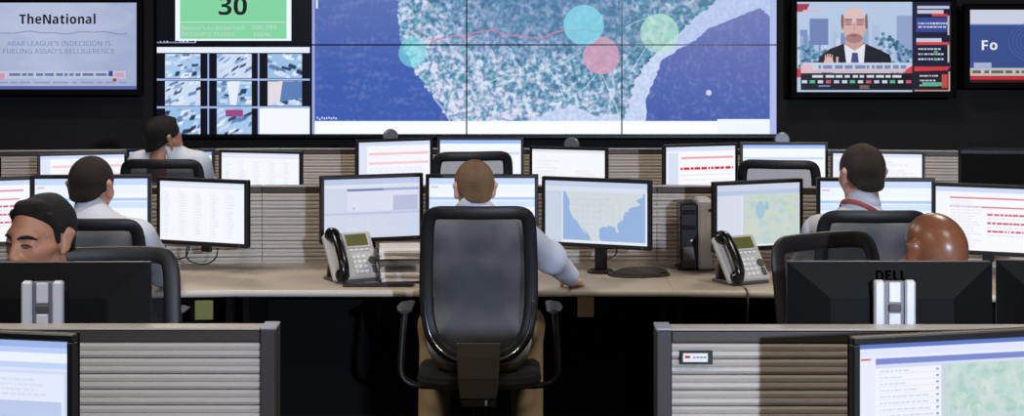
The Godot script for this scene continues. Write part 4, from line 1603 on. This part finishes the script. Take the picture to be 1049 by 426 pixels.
func television(label: String, c: Vector3, w: float, h: float, tx: Texture2D, energy := 0.9) -> Node3D:
	var t := thing("wall_television", label, "television", c)
	var st := begin()
	var b := .045
	for s in [-1.0, 1.0]:
		cbox(st, V(0, s * (h / 2 + b / 2), 0), V(w + 2 * b, b, .06), .006)
		cbox(st, V(s * (w / 2 + b / 2), 0, 0), V(b, h + .01, .06), .006)
	part("bezel", st.commit(), M.black_matte, t)
	st = begin()
	cbox(st, V(0, 0, -.07), V(w + .02, h + .02, .1), .01)
	part("housing", st.commit(), M.black, t)
	st = begin()
	rect(st, V(0, 0, .018), w, h)
	part("screen", st.commit(), glow(tx, energy), t)
	st = begin()
	cbox(st, V(0, 0, -.19), V(.5, .36, .14), .004)
	part("wall_mount", st.commit(), M.black_matte, t)
	return t

func ceiling_panel(label: String, at: Vector3, w: float, d: float, c: Color, energy: float) -> void:
	var t := thing("ceiling_light", label, "ceiling light", at, 0.0, "ceiling lights over the consoles")
	var st := begin()
	for s in [-1.0, 1.0]:
		cbox(st, V(s * (w / 2 + .02), -.03, 0), V(.04, .06, d + .08), .004)
		cbox(st, V(0, -.03, s * (d / 2 + .02)), V(w, .06, .04), .004)
	cbox(st, V(0, -.008, 0), V(w + .06, .016, d + .06), .002)
	part("frame", st.commit(), M.silver_dark, t)
	st = begin()
	cbox(st, V(0, -.035, 0), V(w, .02, d), .002)
	part("diffuser", st.commit(), M.lamp, t)
	var l := AreaLight3D.new()
	l.name = "panel_lamp"
	t.add_child(l)
	l.position = V(0, -.06, 0)
	l.rotation.x = -PI / 2
	l.area_size = Vector2(w, d)
	l.light_color = c
	l.light_energy = energy
	l.area_range = 30.0
	l.shadow_enabled = true

func spot_lamp(label: String, at: Vector3, target: Vector3, c: Color, energy: float, cone: float, size: float) -> void:
	var t := thing("track_spotlight", label, "spotlight", at)
	t.look_at_from_position(at, target)
	var st := begin()
	var xf := Transform3D(Basis(Vector3.RIGHT, PI / 2), Vector3.ZERO)
	lathe(st, [Vector2(0, .2), Vector2(.08, .2), Vector2(.13, .12), Vector2(.14, -.02), Vector2(.125, -.02), Vector2(.12, .03)], 24, xf)
	part("housing", st.commit(), M.black, t)
	st = begin()
	lathe(st, [Vector2(0, .03), Vector2(.12, .03), Vector2(.12, .02), Vector2(0, .02)], 24, xf)
	part("lens", st.commit(), M.lamp, t)
	var l := SpotLight3D.new()
	l.name = "spot"
	t.add_child(l)
	l.position = V(0, 0, -.04)
	l.light_color = c
	l.light_energy = energy
	l.spot_angle = cone
	l.spot_angle_attenuation = 0.85
	l.spot_range = 40.0
	l.spot_attenuation = 2.0
	l.light_size = size
	l.shadow_enabled = true

# printed lettering w metres wide and h metres tall (capitals), centred at p on a screen
func print_on(parent: Node3D, s: String, p: Vector3, w: float, h: float, m: Material, bold := true, serif := false) -> void:
	var mesh := letters(s, h / 0.714, bold, serif)
	var o := part("lettering", mesh, m, parent)
	var bb := mesh.get_aabb()
	o.scale.x = w / maxf(bb.size.x, 1e-4)
	o.position = p - V(bb.get_center().x * o.scale.x, bb.get_center().y, 0)

func _ready() -> void:
	rng.seed = 20
	# ---------------------------------------------------------------- camera, light, exposure
	var cam := Camera3D.new()
	cam.name = "camera"
	add_child(cam)
	cam.position = V(0, EYE, 0)
	cam.projection = Camera3D.PROJECTION_FRUSTUM
	cam.near = 0.05
	cam.far = 60.0
	cam.size = 2.0 * 0.05 * 213.0 / F
	cam.frustum_offset = Vector2(0, -0.05 * (213.0 - HY) / F)
	var we := WorldEnvironment.new()
	we.name = "environment"
	var env := Environment.new()
	env.background_mode = Environment.BG_COLOR
	env.background_color = Color.BLACK
	env.tonemap_mode = Environment.TONE_MAPPER_LINEAR
	env.tonemap_exposure = 1.0
	env.sdfgi_enabled = true
	env.ssao_enabled = true
	env.ssil_enabled = true
	we.environment = env
	add_child(we)
	materials()
	var warm := Color(1.0, 0.95, 0.89)
	var cool := Color(0.84, 0.9, 1.0)
	var top_y := 3.4
	ceiling_panel("square ceiling light above the front desks at left", V(-1.7, top_y, -3.2), .6, .6, warm, 3.2)
	ceiling_panel("square ceiling light above the front desks at right", V(1.7, top_y, -3.2), .6, .6, warm, 3.2)
	ceiling_panel("square ceiling light above the middle row at left", V(-1.9, top_y, -6.6), .6, .6, warm, 3.8)
	ceiling_panel("square ceiling light above the middle row at right", V(1.9, top_y, -6.6), .6, .6, warm, 3.8)
	ceiling_panel("square ceiling light above the back row at left", V(-1.9, top_y, -9.7), .6, .6, warm, 3.6)
	ceiling_panel("square ceiling light above the back row at right", V(1.9, top_y, -9.7), .6, .6, warm, 3.6)
	spot_lamp("large cool spotlight at the back of the room", V(2.9, 3.0, 5.6), V(1.25, 0.9, -6.5), cool, 104.0, 20.0, 0.1)
	var vl := AreaLight3D.new()
	vl.name = "video_wall_light"
	add_child(vl)
	vl.position = P(478, 46, 12.7)
	vl.rotation.y = PI
	vl.area_size = Vector2(4.58, 1.3)
	vl.light_color = Color(0.6, 0.72, 1.0)
	vl.light_energy = 0.12
	vl.area_range = 30.0
	vl.shadow_enabled = true

	# ---------------------------------------------------------------- room
	struct("floor", box(V(0, -.05, -3), V(11.4, .1, 20.6), 0), M.carpet)
	struct("ceiling", box(V(0, top_y + .05, -3), V(11.4, .1, 20.6), 0), M.ceiling)
	struct("wall_back", box(V(0, top_y / 2, -13.13), V(11.2, top_y, .14), 0), M.wall)
	struct("wall_front", box(V(0, top_y / 2, 7.1), V(11.2, top_y, .14), 0), M.wall)
	struct("wall_left", box(V(-5.6, top_y / 2, -3), V(.14, top_y, 20.4), 0), M.wall)
	struct("wall_right", box(V(5.6, top_y / 2, -3), V(.14, top_y, 20.4), 0), M.wall)

	# ---------------------------------------------------------------- video wall and televisions
	var wd := 12.8
	var k := wd / F
	var vw := thing("video_wall", "wide video wall of joined screens showing a satellite map and camera pictures", "video wall", P(478, 138, wd))
	var map := wall_map()
	var grid := camera_grid()
	var counter := counter_panel()
	var st := begin()
	cbox(st, V(0, 92 * k, -.16), V(636 * k + .02, 184 * k + .02, .12), .004)
	cbox(st, V(0, -.012, -.04), V(636 * k + .03, .024, .16), .004)
	part("mounting_frame", st.commit(), M.gloss, vw)
	st = begin()
	for x in [-1.5, 1.5]:
		cbox(st, V(x, 60 * k, -.235), V(.3, .3, .05), .003)
	part("wall_bracket", st.commit(), M.black_matte, vw)
	for c in 4:
		for r in 2:
			var o := V((c - 1.5) * 159 * k, (46 + 92 * r) * k, 0)
			st = begin()
			cbox(st, o + V(0, 0, -.05), V(159 * k - .001, 92 * k - .001, .098), .002)
			var pn := part("display_panel", st.commit(), M.gloss, vw)
			st = begin()
			var uv := Rect2(0, 0, 1, 1) if c == 0 else Rect2((c - 1) / 3.0, 0.5 - 0.5 * r, 1 / 3.0, 0.5)
			rect(st, o + V(0, 0, .0005), 159 * k - .010, 92 * k - .010, uv)
			part("screen", st.commit(), glow((grid if r == 0 else counter) if c == 0 else map, 1.08), pn)
			if c == 0 and r == 1:
				var rel := func(x: float, y: float) -> Vector3: return P(x, y, wd) - vw.position + V(0, 0, .0016)
				print_on(pn, "30", rel.call(238.5, 6.0), 29 * k, 18.5 * k, mat(rgb(10, 14, 14)))
				var pale := glow_color(rgb(196, 232, 216), 0.8)
				print_on(pn, "Resources Reserved", rel.call(218, 28.3), 64 * k, 4.2 * k, pale)
				print_on(pn, "302,791", rel.call(270, 28.3), 25 * k, 4.2 * k, pale)
				print_on(pn, "Recovery Status", rel.call(213, 35.3), 54 * k, 4.2 * k, pale)
				print_on(pn, "100%", rel.call(268, 35.3), 18 * k, 4.2 * k, pale)
	var tv := television("wall television at left showing a pale newspaper headline page", P(62, 47, wd), 157 * k, 88.5 * k, tv_headline(), 0.82)
	var rl := func(t: Node3D, x: float, y: float) -> Vector3: return P(x, y, wd) - t.position + V(0, 0, .0195)
	print_on(tv, "TheNational", rl.call(tv, 59.5, 19.2), 78 * k, 9.6 * k, mat(rgb(22, 26, 66)))
	var faint := glow_color(rgb(132, 146, 198), 0.8)
	print_on(tv, "ARAB LEAGUE'S INDECISION IS", rl.call(tv, 61, 44.5), 106 * k, 4.6 * k, faint, false)
	print_on(tv, "FUELING ASSAD'S BELLIGERENCE", rl.call(tv, 61, 52.3), 114 * k, 4.6 * k, faint, false)
	television("wall television showing a news presenter in a dark suit with captions", P(894.5, 48, wd), 157 * k, 92 * k, tv_news(), 0.9)
	tv = television("wall television at far right with a blue broadcast picture", P(1059, 47, wd), 132 * k, 74 * k, tv_blue(), 0.85)
	print_on(tv, "Fo", rl.call(tv, 1013, 46.2), 16 * k, 9.8 * k, glow_color(rgb(232, 236, 248), 0.9))

	# ---------------------------------------------------------------- consoles
	var a6 := deg_to_rad(6.0)
	var Y := Vector3.UP
	# back row
	var ac := Transform3D(Basis.IDENTITY, V(-.25, 0, -9.98))
	var al := Transform3D(Basis(Y, a6), V(-1.45, 0, -9.98))
	var ar := Transform3D(Basis(Y, -a6), V(.95, 0, -9.98))
	desk("beige console desk in the back row below the map screens", ac, PackedVector2Array([Vector2(-1.2, 0), Vector2(1.2, 0), Vector2(1.2, -.82), Vector2(-1.2, -.82)]))
	desk("beige console desk in the back row below the camera pictures", al, PackedVector2Array([Vector2(0, 0), Vector2(.086, -.82), Vector2(-2.3, -.82), Vector2(-2.3, 0)]))
	desk("beige console desk in the back row below the news presenter", ar, PackedVector2Array([Vector2(0, 0), Vector2(-.086, -.82), Vector2(2.6, -.82), Vector2(2.6, 0)]))
	var back := func(t: Transform3D) -> Transform3D: return t * Transform3D(Basis.IDENTITY, V(0, 0, -.825))
	screen_wall("low slatted partition behind the back row, middle length", back.call(ac), -1.2, 1.2, 0, 1.04, {"slat_low": .7})
	screen_wall("low slatted partition behind the back row, left length", back.call(al), -2.4, .086, 0, 1.04, {"slat_low": .7})
	screen_wall("low slatted partition behind the back row, right length", back.call(ar), -.086, 1.71, 0, 1.04, {"slat_low": .7})
	var dark := screen_wall("dark fabric partition at the right end of the back row", back.call(ar), 1.72, 2.8, 0, 1.055, {"plain": true, "rail_mat": M.gloss})
	dark.name = "dark_partition"
	# middle row
	var bc := Transform3D(Basis.IDENTITY, V(-.25, 0, -7.43))
	var bl := Transform3D(Basis(Y, a6), V(-1.19, 0, -7.43))
	var br := Transform3D(Basis(Y, -a6), V(.69, 0, -7.43))
	desk("beige console desk in the middle row where the fair haired man sits", bc, PackedVector2Array([Vector2(-.94, 0), Vector2(.94, 0), Vector2(.94, -.82), Vector2(-.94, -.82)]))
	desk("beige console desk in the middle row with a yellow tag under its edge", bl, PackedVector2Array([Vector2(0, 0), Vector2(.086, -.82), Vector2(-2.2, -.82), Vector2(-2.2, 0)]))
	desk("beige console desk in the middle row carrying the two slim computers", br, PackedVector2Array([Vector2(0, 0), Vector2(-.086, -.82), Vector2(2.5, -.82), Vector2(2.5, 0)]))
	screen_wall("slatted beige partition behind the fair haired man's screens", back.call(bc), -.94, .94, 0, 1.06, {"slat_low": .66})
	screen_wall("slatted beige partition at left, behind the man in the white shirt", back.call(bl), -2.25, .086, 0, 1.06, {"slat_low": .66})
	screen_wall("slatted beige partition at right, behind the two slim computers", back.call(br), -.086, 2.5, 0, 1.06, {"slat_low": .66})
	# front desks, back to back across a partition
	var fz := -4.2
	screen_wall("nearest slatted partition at left with a dark end post", Transform3D(Basis.IDENTITY, V(0, 0, fz)), -1.95, -.609, 0, 1.117, {"rail": .031, "posts": [-.59]})
	screen_wall("nearest slatted partition at right carrying a small black label", Transform3D(Basis.IDENTITY, V(0, 0, fz)), .387, 1.95, 0, 1.115, {"rail": .031, "posts": [.368]})
	var turned := Basis(Y, PI)
	desk("beige desk behind the left front partition, before the man looking down", Transform3D(turned, V(-1.26, 0, -4.99)), PackedVector2Array([Vector2(-.64, 0), Vector2(.64, 0), Vector2(.64, -.71), Vector2(-.64, -.71)]), .70, {"panel_at": -.66})
	desk("beige desk behind the right front partition, before the bald man", Transform3D(turned, V(1.18, 0, -4.99)), PackedVector2Array([Vector2(-.76, 0), Vector2(.76, 0), Vector2(.76, -.71), Vector2(-.76, -.71)]), .70, {"panel_at": -.66})
	desk("beige desk on the near side of the left front partition", Transform3D(Basis.IDENTITY, V(-1.26, 0, -3.42)), PackedVector2Array([Vector2(-.66, 0), Vector2(.64, 0), Vector2(.64, -.76), Vector2(-.66, -.76)]), .70, {"panel_at": -.68})
	desk("beige desk on the near side of the right front partition", Transform3D(Basis.IDENTITY, V(1.18, 0, -3.42)), PackedVector2Array([Vector2(-.76, 0), Vector2(.76, 0), Vector2(.76, -.76), Vector2(-.76, -.76)]), .70, {"panel_at": -.68})

	# ---------------------------------------------------------------- monitors: left, right, top in pixels, distance, turn, height, picture, words
	var mons := [
		[-84, 4, 160, 10.15, -20, .33, "plain", "monitor cut by the left edge in the back row", {}],
		[42, 127, 156, 10.15, 18, .33, "red_rows", "back row monitor with faint red rows, behind the dark haired man's head at left", {}],
		[130, 220, 152.5, 10.25, 0, .33, "blue_top", "back row monitor directly in front of the man under the camera pictures", {}],
		[223, 311, 154, 10.2, -14, .33, "columns", "back row monitor with columns of pale text below the white camera square", {}],
		[366, 442, 142, 10.3, 24, .36, "red_rows", "tilted back row monitor with two pink rows below the blue ocean of the map", {"cap": true}],
		[448, 536.5, 140.5, 10.35, 0, .34, "blue_top", "back row monitor seen behind the empty chair and above the fair haired man", {}],
		[543, 622, 150.5, 10.3, -18, .33, "pink_text", "back row monitor with pale pink text, right of the fair haired man's head", {"cap": true}],
		[678, 757, 147, 10.2, 19, .34, "red_bar", "back row monitor with a dark red bar across its page", {}],
		[758, 848, 145.5, 10.25, 0, .34, "blue_top", "back row monitor behind the empty chair on the right", {"cap": true}],
		[852, 945.5, 154.5, 10.1, -10, .33, "plain", "back row monitor behind the head of the man with the lanyard", {}],
		[-72, 28.5, 182, 7.8, 22, .31, "red_table", "monitor with red lines at the left edge in the middle row", {}],
		[33, 154.5, 179, 7.8, 3, .33, "bands", "monitor with a blue band behind the head of the man in the white shirt", {}],
		[157.5, 257.5, 182.8, 7.9, -22, .305, "columns", "monitor with pale columns and loose cables below, right of the man in white", {"arm": .36}],
		[330, 432, 178.8, 7.93, 20, .305, "window", "monitor with grey windows standing over the grey desk phone and paper tray", {"arm": .34}],
		[436, 551.5, 178.5, 7.98, 0, .33, "bands", "monitor with a blue band directly behind the fair haired man's head", {}],
		[556, 665.5, 182.5, 7.88, -22, .315, "atlas", "monitor showing a pale map with blue seas", {"foot": .11}],
		[728, 825, 184.5, 7.85, 23, .315, "terrain", "monitor showing a pale green map, beside the slim computers", {"arm": .37}],
		[837, 957, 182, 7.85, -3, .33, "bands", "monitor with blue bands in front of the man with the lanyard", {}],
		[960, 1063, 188.5, 7.7, -22, .315, "red_table", "monitor with a red lined table at the right edge behind the bald man", {"arm": .36}],
	]
	for m in mons:
		var d: float = m[3]
		var yaw := deg_to_rad(m[4])
		var w: float = (m[1] - m[0]) * d / F / cos(yaw)
		var at := P((m[0] + m[1]) / 2.0, 0, d)
		at.y = .70
		var top: float = EYE - (m[2] - HY) * d / F
		at -= Basis(Y, yaw) * V(0, 0, .055)
		var o: Dictionary = m[8]
		o.group = "monitors on the back row" if d > 9 else "monitors on the middle row"
		monitor(m[7], at, yaw, w, m[5], top - m[5] / 2 - .70, m[6], o)
	var near := {"group": "front monitors seen from behind", "silver": true, "tall_stand": true}
	monitor("black monitor back with silver stand, in front of the man looking down", P(45, 0, 4.42) * V(1, 0, 1) + V(0, .7, 0), PI + .03, .526, .34, .372, "window", near)
	monitor("black monitor back with silver stand, in front of the bald man", P(915, 0, 4.42) * V(1, 0, 1) + V(0, .7, 0), PI, .526, .34, .374, "window", near.merged({"logo": true}))
	monitor("black monitor back at the right edge, beside the bald man's monitor", P(1124, 0, 4.5) * V(1, 0, 1) + V(0, .7, 0), PI - .2, .5, .33, .365, "window", near)
	monitor("large nearby monitor with blue panels in the lower left corner", P(-21, 0, 3.8) * V(1, 0, 1) + V(0, .7, 0), deg_to_rad(-12), .512, .33, .335, "near_panels", {"group": "front monitors facing the camera"})
	monitor("large nearby monitor with a list and green map in the lower right corner", P(971, 0, 3.8) * V(1, 0, 1) + V(0, .7, 0), deg_to_rad(14), .512, .33, .33, "near_map", {"group": "front monitors facing the camera"})

	# ---------------------------------------------------------------- chairs
	var seat := func(px: float, d: float, turn: float) -> Vector3:
		var p := P(px, 0, d)
		p.y = 0
		return p + Basis(Y, turn) * V(0, 0, .29)
	var chair := make_chair("black mesh office chair of the fair haired man, its bright bow and spine in view")
	chair.position = seat.call(490, 6.79, PI)
	chair.rotation.y = PI
	chair.scale.y = .98
	dup(chair, "black mesh office chair of the man in the white shirt at left", seat.call(88, 6.92, PI - .05), PI - .05).scale.y = .925
	dup(chair, "black mesh office chair of the man with the lanyard", seat.call(896.5, 6.95, PI), PI).scale.y = .95
	dup(chair, "mesh office chair of the man under the camera pictures", seat.call(164.5, 9.35, PI), PI).scale.y = .955
	dup(chair, "empty mesh office chair before the back row monitor above the fair haired man", seat.call(485, 9.5, PI + .2), PI + .2)
	dup(chair, "empty mesh office chair in the back row right of the red bar monitor", seat.call(797.5, 9.5, PI - .2), PI - .2).scale.y = .94
	dup(chair, "mesh office chair behind the dark haired man looking down, facing the camera", seat.call(112, 5.6, .12), .12)
	dup(chair, "mesh office chair with see-through back, left of the bald man", seat.call(838, 5.6, .55), .55).scale.y = 1.02

	# ---------------------------------------------------------------- people
	people_shapes()
	var head_at := func(root_at: Vector3, turn: float, px: float, top_py: float, d: float, drop := .12) -> Vector3:
		var p := P(px, top_py, d) - V(0, drop, 0)
		return Basis(Y, -turn) * (p - root_at)
	var at0: Vector3 = chair.position + V(.0, 0, .03)
	person("man with short fair hair in a pale blue shirt seated from behind in the middle", at0, PI, {"cell": .014, "skin": M.skin_pale, "shirt": M.blue_shirt, "trousers": M.khaki, "hair": M.hair_fair, "style": "short", "head": head_at.call(at0, PI, 485.5, 163, 7.02, .128), "head_turn": V(.1, .2, 0), "head_scale": .98, "wrists": [V(-.385, .752, .39), V(.15, .752, .4)], "seat": .575, "spread": .09, "foot": .2, "poles": [V(1, -.35, -.1), V(.3, -.9, -.3)]})
	at0 = seat.call(90, 6.92, PI) + V(0, 0, .03)
	person("dark haired man in a white shirt seated from behind at left", at0, PI, {"skin": M.skin_pink, "shirt": M.white_shirt, "hair": M.hair_brown, "style": "short", "head": head_at.call(at0, PI, 94.5, 162.5, 7.18, .128), "head_turn": V(.12, -.2, 0), "head_scale": 1.08, "wrists": [V(-.2, .755, .4), V(.14, .755, .4)], "poles": [V(.45, -.85, -.2), V(.4, -.9, -.2)], "seat": .545})
	at0 = seat.call(889, 6.95, PI) + V(0, 0, .03)
	person("man with a red lanyard and pale shirt seated from behind at right", at0, PI, {"skin": M.skin_pink, "shirt": M.grey_shirt, "hair": M.hair_umber, "style": "short", "head": head_at.call(at0, PI, 882, 150, 7.2, .128), "head_turn": V(.05, .25, 0), "head_scale": 1.1, "wrists": [V(-.2, .755, .4), V(.14, .755, .4)], "poles": [V(.5, -.85, -.2), V(.35, -.9, -.2)], "seat": .56, "lanyard": true})
	at0 = seat.call(166, 9.35, PI) + V(0, 0, .03)
	person("dark haired man turned to the right, seated below the camera pictures", at0, PI, {"cell": .022, "skin": M.skin_tan, "shirt": M.white_shirt, "hair": M.hair_black, "style": "thick", "head": head_at.call(at0, PI, 168.5, 119, 9.5, .132), "head_turn": V(.0, -.75, 0), "seat": .585, "trunk": 1.12})
	at0 = seat.call(100, 5.6, .0) + V(0, 0, .02)
	person("dark haired man facing the camera and looking down behind a monitor", at0, 0.0, {"cell": .022, "skin": M.skin_tan, "shirt": M.dark_shirt, "hair": M.hair_black, "style": "crop", "face": true, "lean": .38, "head": head_at.call(at0, 0.0, 41, 202, 4.98, .125), "head_turn": V(.06, -.48, -.03), "head_scale": 1.03, "wrists": [V(-.14, .755, .5), V(.14, .755, .5)], "seat": .575})
	at0 = seat.call(858, 5.6, .2) + V(0, 0, .02)
	person("bald man with bowed head behind a monitor at right", at0, .15, {"cell": .022, "skin": M.skin_brown, "shirt": M.white_shirt, "face": true, "lean": .42, "side": -.15, "head": head_at.call(at0, .15, 957, 223, 4.95, .115), "head_turn": V(.62, .5, 0), "head_scale": 1.03, "wrists": [V(-.05, .755, .48), V(.22, .755, .48)], "seat": .575})

	# ---------------------------------------------------------------- things on the desks
	var on := func(px: float, d: float) -> Vector3: return P(px, 0, d) * V(1, 0, 1) + V(0, .70, 0)
	desk_phone("grey desk phone with green display, left of the fair haired man", on.call(361, 7.7), .52, 1.15)
	desk_phone("grey desk phone with a coiled cord at the right, below the green map monitor", on.call(760, 7.64), .52, 1.12)
	solo("wrist_rest", box(V(0, .007, 0), V(.31, .014, .05), .005), M.black, "flat black wrist rest lying in front of the left desk phone", "wrist rest", on.call(388, 7.53))
	st = begin()
	var cw := PackedVector2Array()
	for j in 24:
		var a := TAU * j / 24
		cw.append(Vector2(cos(a) * .138 * (1 + .08 * sin(3 * a)), sin(a) * .12 * (1 + .1 * cos(2 * a + 1))))
	prism(st, cw, 0, .011, .004)
	var cw2 := PackedVector2Array()
	for p in cw:
		cw2.append(p * .8 + Vector2(.02, -.015))
	prism(st, cw2, .011, .022, .005)
	cable("cloth_fold", "thin dark roll along the near edge of the folded cloth", [on.call(629, 7.82) + V(0, .012, 0), on.call(646, 7.77) + V(0, .016, 0), on.call(676, 7.79) + V(0, .012, 0)], .01, M.cloth)
	solo("folded_cloth", st.commit(), M.cloth, "dark folded cloth lying on the desk in front of the map monitor", "cloth", on.call(654, 7.87))
	# slim computers
	var pc := thing("slim_computer", "slim black computer standing upright beside the green map monitor", "computer", on.call(703.5, 8.08))
	st = begin()
	cbox(st, V(0, .158, 0), V(.078, .304, .2), .006)
	part("case", st.commit(), M.gloss, pc)
	for y in [.27, .2]:
		st = begin()
		cbox(st, V(0, y, .101), V(.06, .022, .004), .001)
		part("drive_front", st.commit(), M.shell, pc)
	st = begin()
	cbox(st, V(0, .08, .101), V(.05, .06, .004), .001)
	part("front_grille", st.commit(), M.phone_dark, pc)
	st = begin()
	cbox(st, V(.012, .14, .101), V(.01, .01, .006), .002)
	part("power_button", st.commit(), M.silver, pc)
	st = begin()
	cbox(st, V(0, .003, 0), V(.1, .006, .18), .002)
	part("foot", st.commit(), M.black, pc)
	pc = thing("slim_computer", "slim silver computer standing upright, right of the black one", "computer", on.call(720.5, 8.08))
	st = begin()
	cbox(st, V(0, .164, 0), V(.066, .32, .2), .008)
	part("case", st.commit(), M.silver, pc)
	st = begin()
	cbox(st, V(-.012, .17, .101), V(.02, .27, .004), .001)
	part("front_strip", st.commit(), M.silver, pc)
	st = begin()
	cbox(st, V(.018, .28, .101), V(.012, .012, .006), .002)
	part("power_button", st.commit(), M.black, pc)
	st = begin()
	cbox(st, V(0, .003, 0), V(.085, .006, .18), .002)
	part("foot", st.commit(), M.black, pc)
	# paper tray
	var tr := thing("paper_tray", "dark two tier paper tray behind the left desk phone", "paper tray", on.call(412, 7.74), .1)
	for y in [.006, .105]:
		st = begin()
		cbox(st, V(0, y, 0), V(.22, .005, .28), .001)
		cbox(st, V(-.108, y + .003, 0), V(.004, .010, .28), .001)
		cbox(st, V(.108, y + .003, 0), V(.004, .010, .28), .001)
		cbox(st, V(0, y + .003, -.138), V(.22, .010, .004), .001)
		part("tray", st.commit(), M.plastic, tr)
	for q in [[-.105, -.13], [.105, -.13], [-.105, .1], [.105, .1]]:
		st = begin()
		cbox(st, V(q[0], .055, q[1]), V(.008, .11, .008), .001)
		part("riser", st.commit(), M.plastic, tr)
	for q in [[.0105, .03, "sheets of paper in the lower tier of the dark tray", .13], [.1085, .032, "loose white sheets piled on top of the dark tray", .06]]:
		st = begin()
		for j in 6:
			cbox(st, V(.004 * sin(j * 2.1), .003 + .0062 * j, .006 * cos(j * 1.7)), V(.195, .0058, .255), .001, Basis(Y, .04 * sin(j * 1.3)))
		solo("paper_stack", st.commit(), M.paper, q[2], "papers", on.call(412, 7.74) + V(0, q[0], .012), q[3], "papers in the tray")
	# cables
	cable("monitor_cable", "black cables hanging below the monitor with pale columns", [P(192, 252, 7.9), P(191, 262, 7.93), P(197, 268.6, 7.95), P(211, 270.5, 7.95), P(221, 264, 7.93), P(223, 254, 7.9)], .0035)
	cable("monitor_cable", "thin black cable curling left below the monitor with pale columns", [P(170, 252, 7.92), P(167, 260, 7.95), P(176, 266, 7.98), P(190, 263, 7.95), P(194, 252, 7.93)], .003)
	cable("monitor_cable", "black cable hanging beside the stand of the pale map monitor", [P(612, 254, 7.92), P(616, 262, 7.93), P(624, 264.5, 7.95), P(631, 260, 7.95), P(632, 252, 7.93)], .003)
	cable("phone_cord", "black cord falling from the right desk phone over the desk edge", [P(757, 291, 7.58), P(762, 295, 7.5), P(765, 297, 7.4), P(766.5, 310, 7.34), P(765, 330, 7.33)], .004)
	# tags under the desk edge, label on the partition
	solo("paper_tag", box(V(0, 0, 0), V(.076, .082, .0015), .0005), M.note, "yellow green paper tag hanging under the left desk edge", "tag", P(209, 317.5, 7.405), a6)
	solo("card_tag", box(V(0, 0, 0), V(.07, .085, .0015), .0005), M.card, "brown card tag hanging under the desk, right of the fair haired man", "tag", P(600, 314.5, 7.415))
	var sign := thing("label_plate", "small black label plate with white strip on the right front partition", "label", P(713.5, 366, 4.194))
	st = begin()
	cbox(st, V(0, 0, 0), V(.078, .034, .006), .001)
	part("plate", st.commit(), M.black, sign)
	st = begin()
	cbox(st, V(-.003, 0, .0035), V(.06, .021, .002), .0006)
	part("strip", st.commit(), M.paper, sign)
	st = begin()
	cbox(st, V(-.022, .002, .0048), V(.012, .006, .0008), .0002)
	part("red_mark", st.commit(), M.red, sign)
	st = begin()
	for j in 4:
		cbox(st, V(-.006 + j * .0085, .001, .0048), V(.0065, .003, .0008), .0002)
	part("small_print", st.commit(), M.ink, sign)
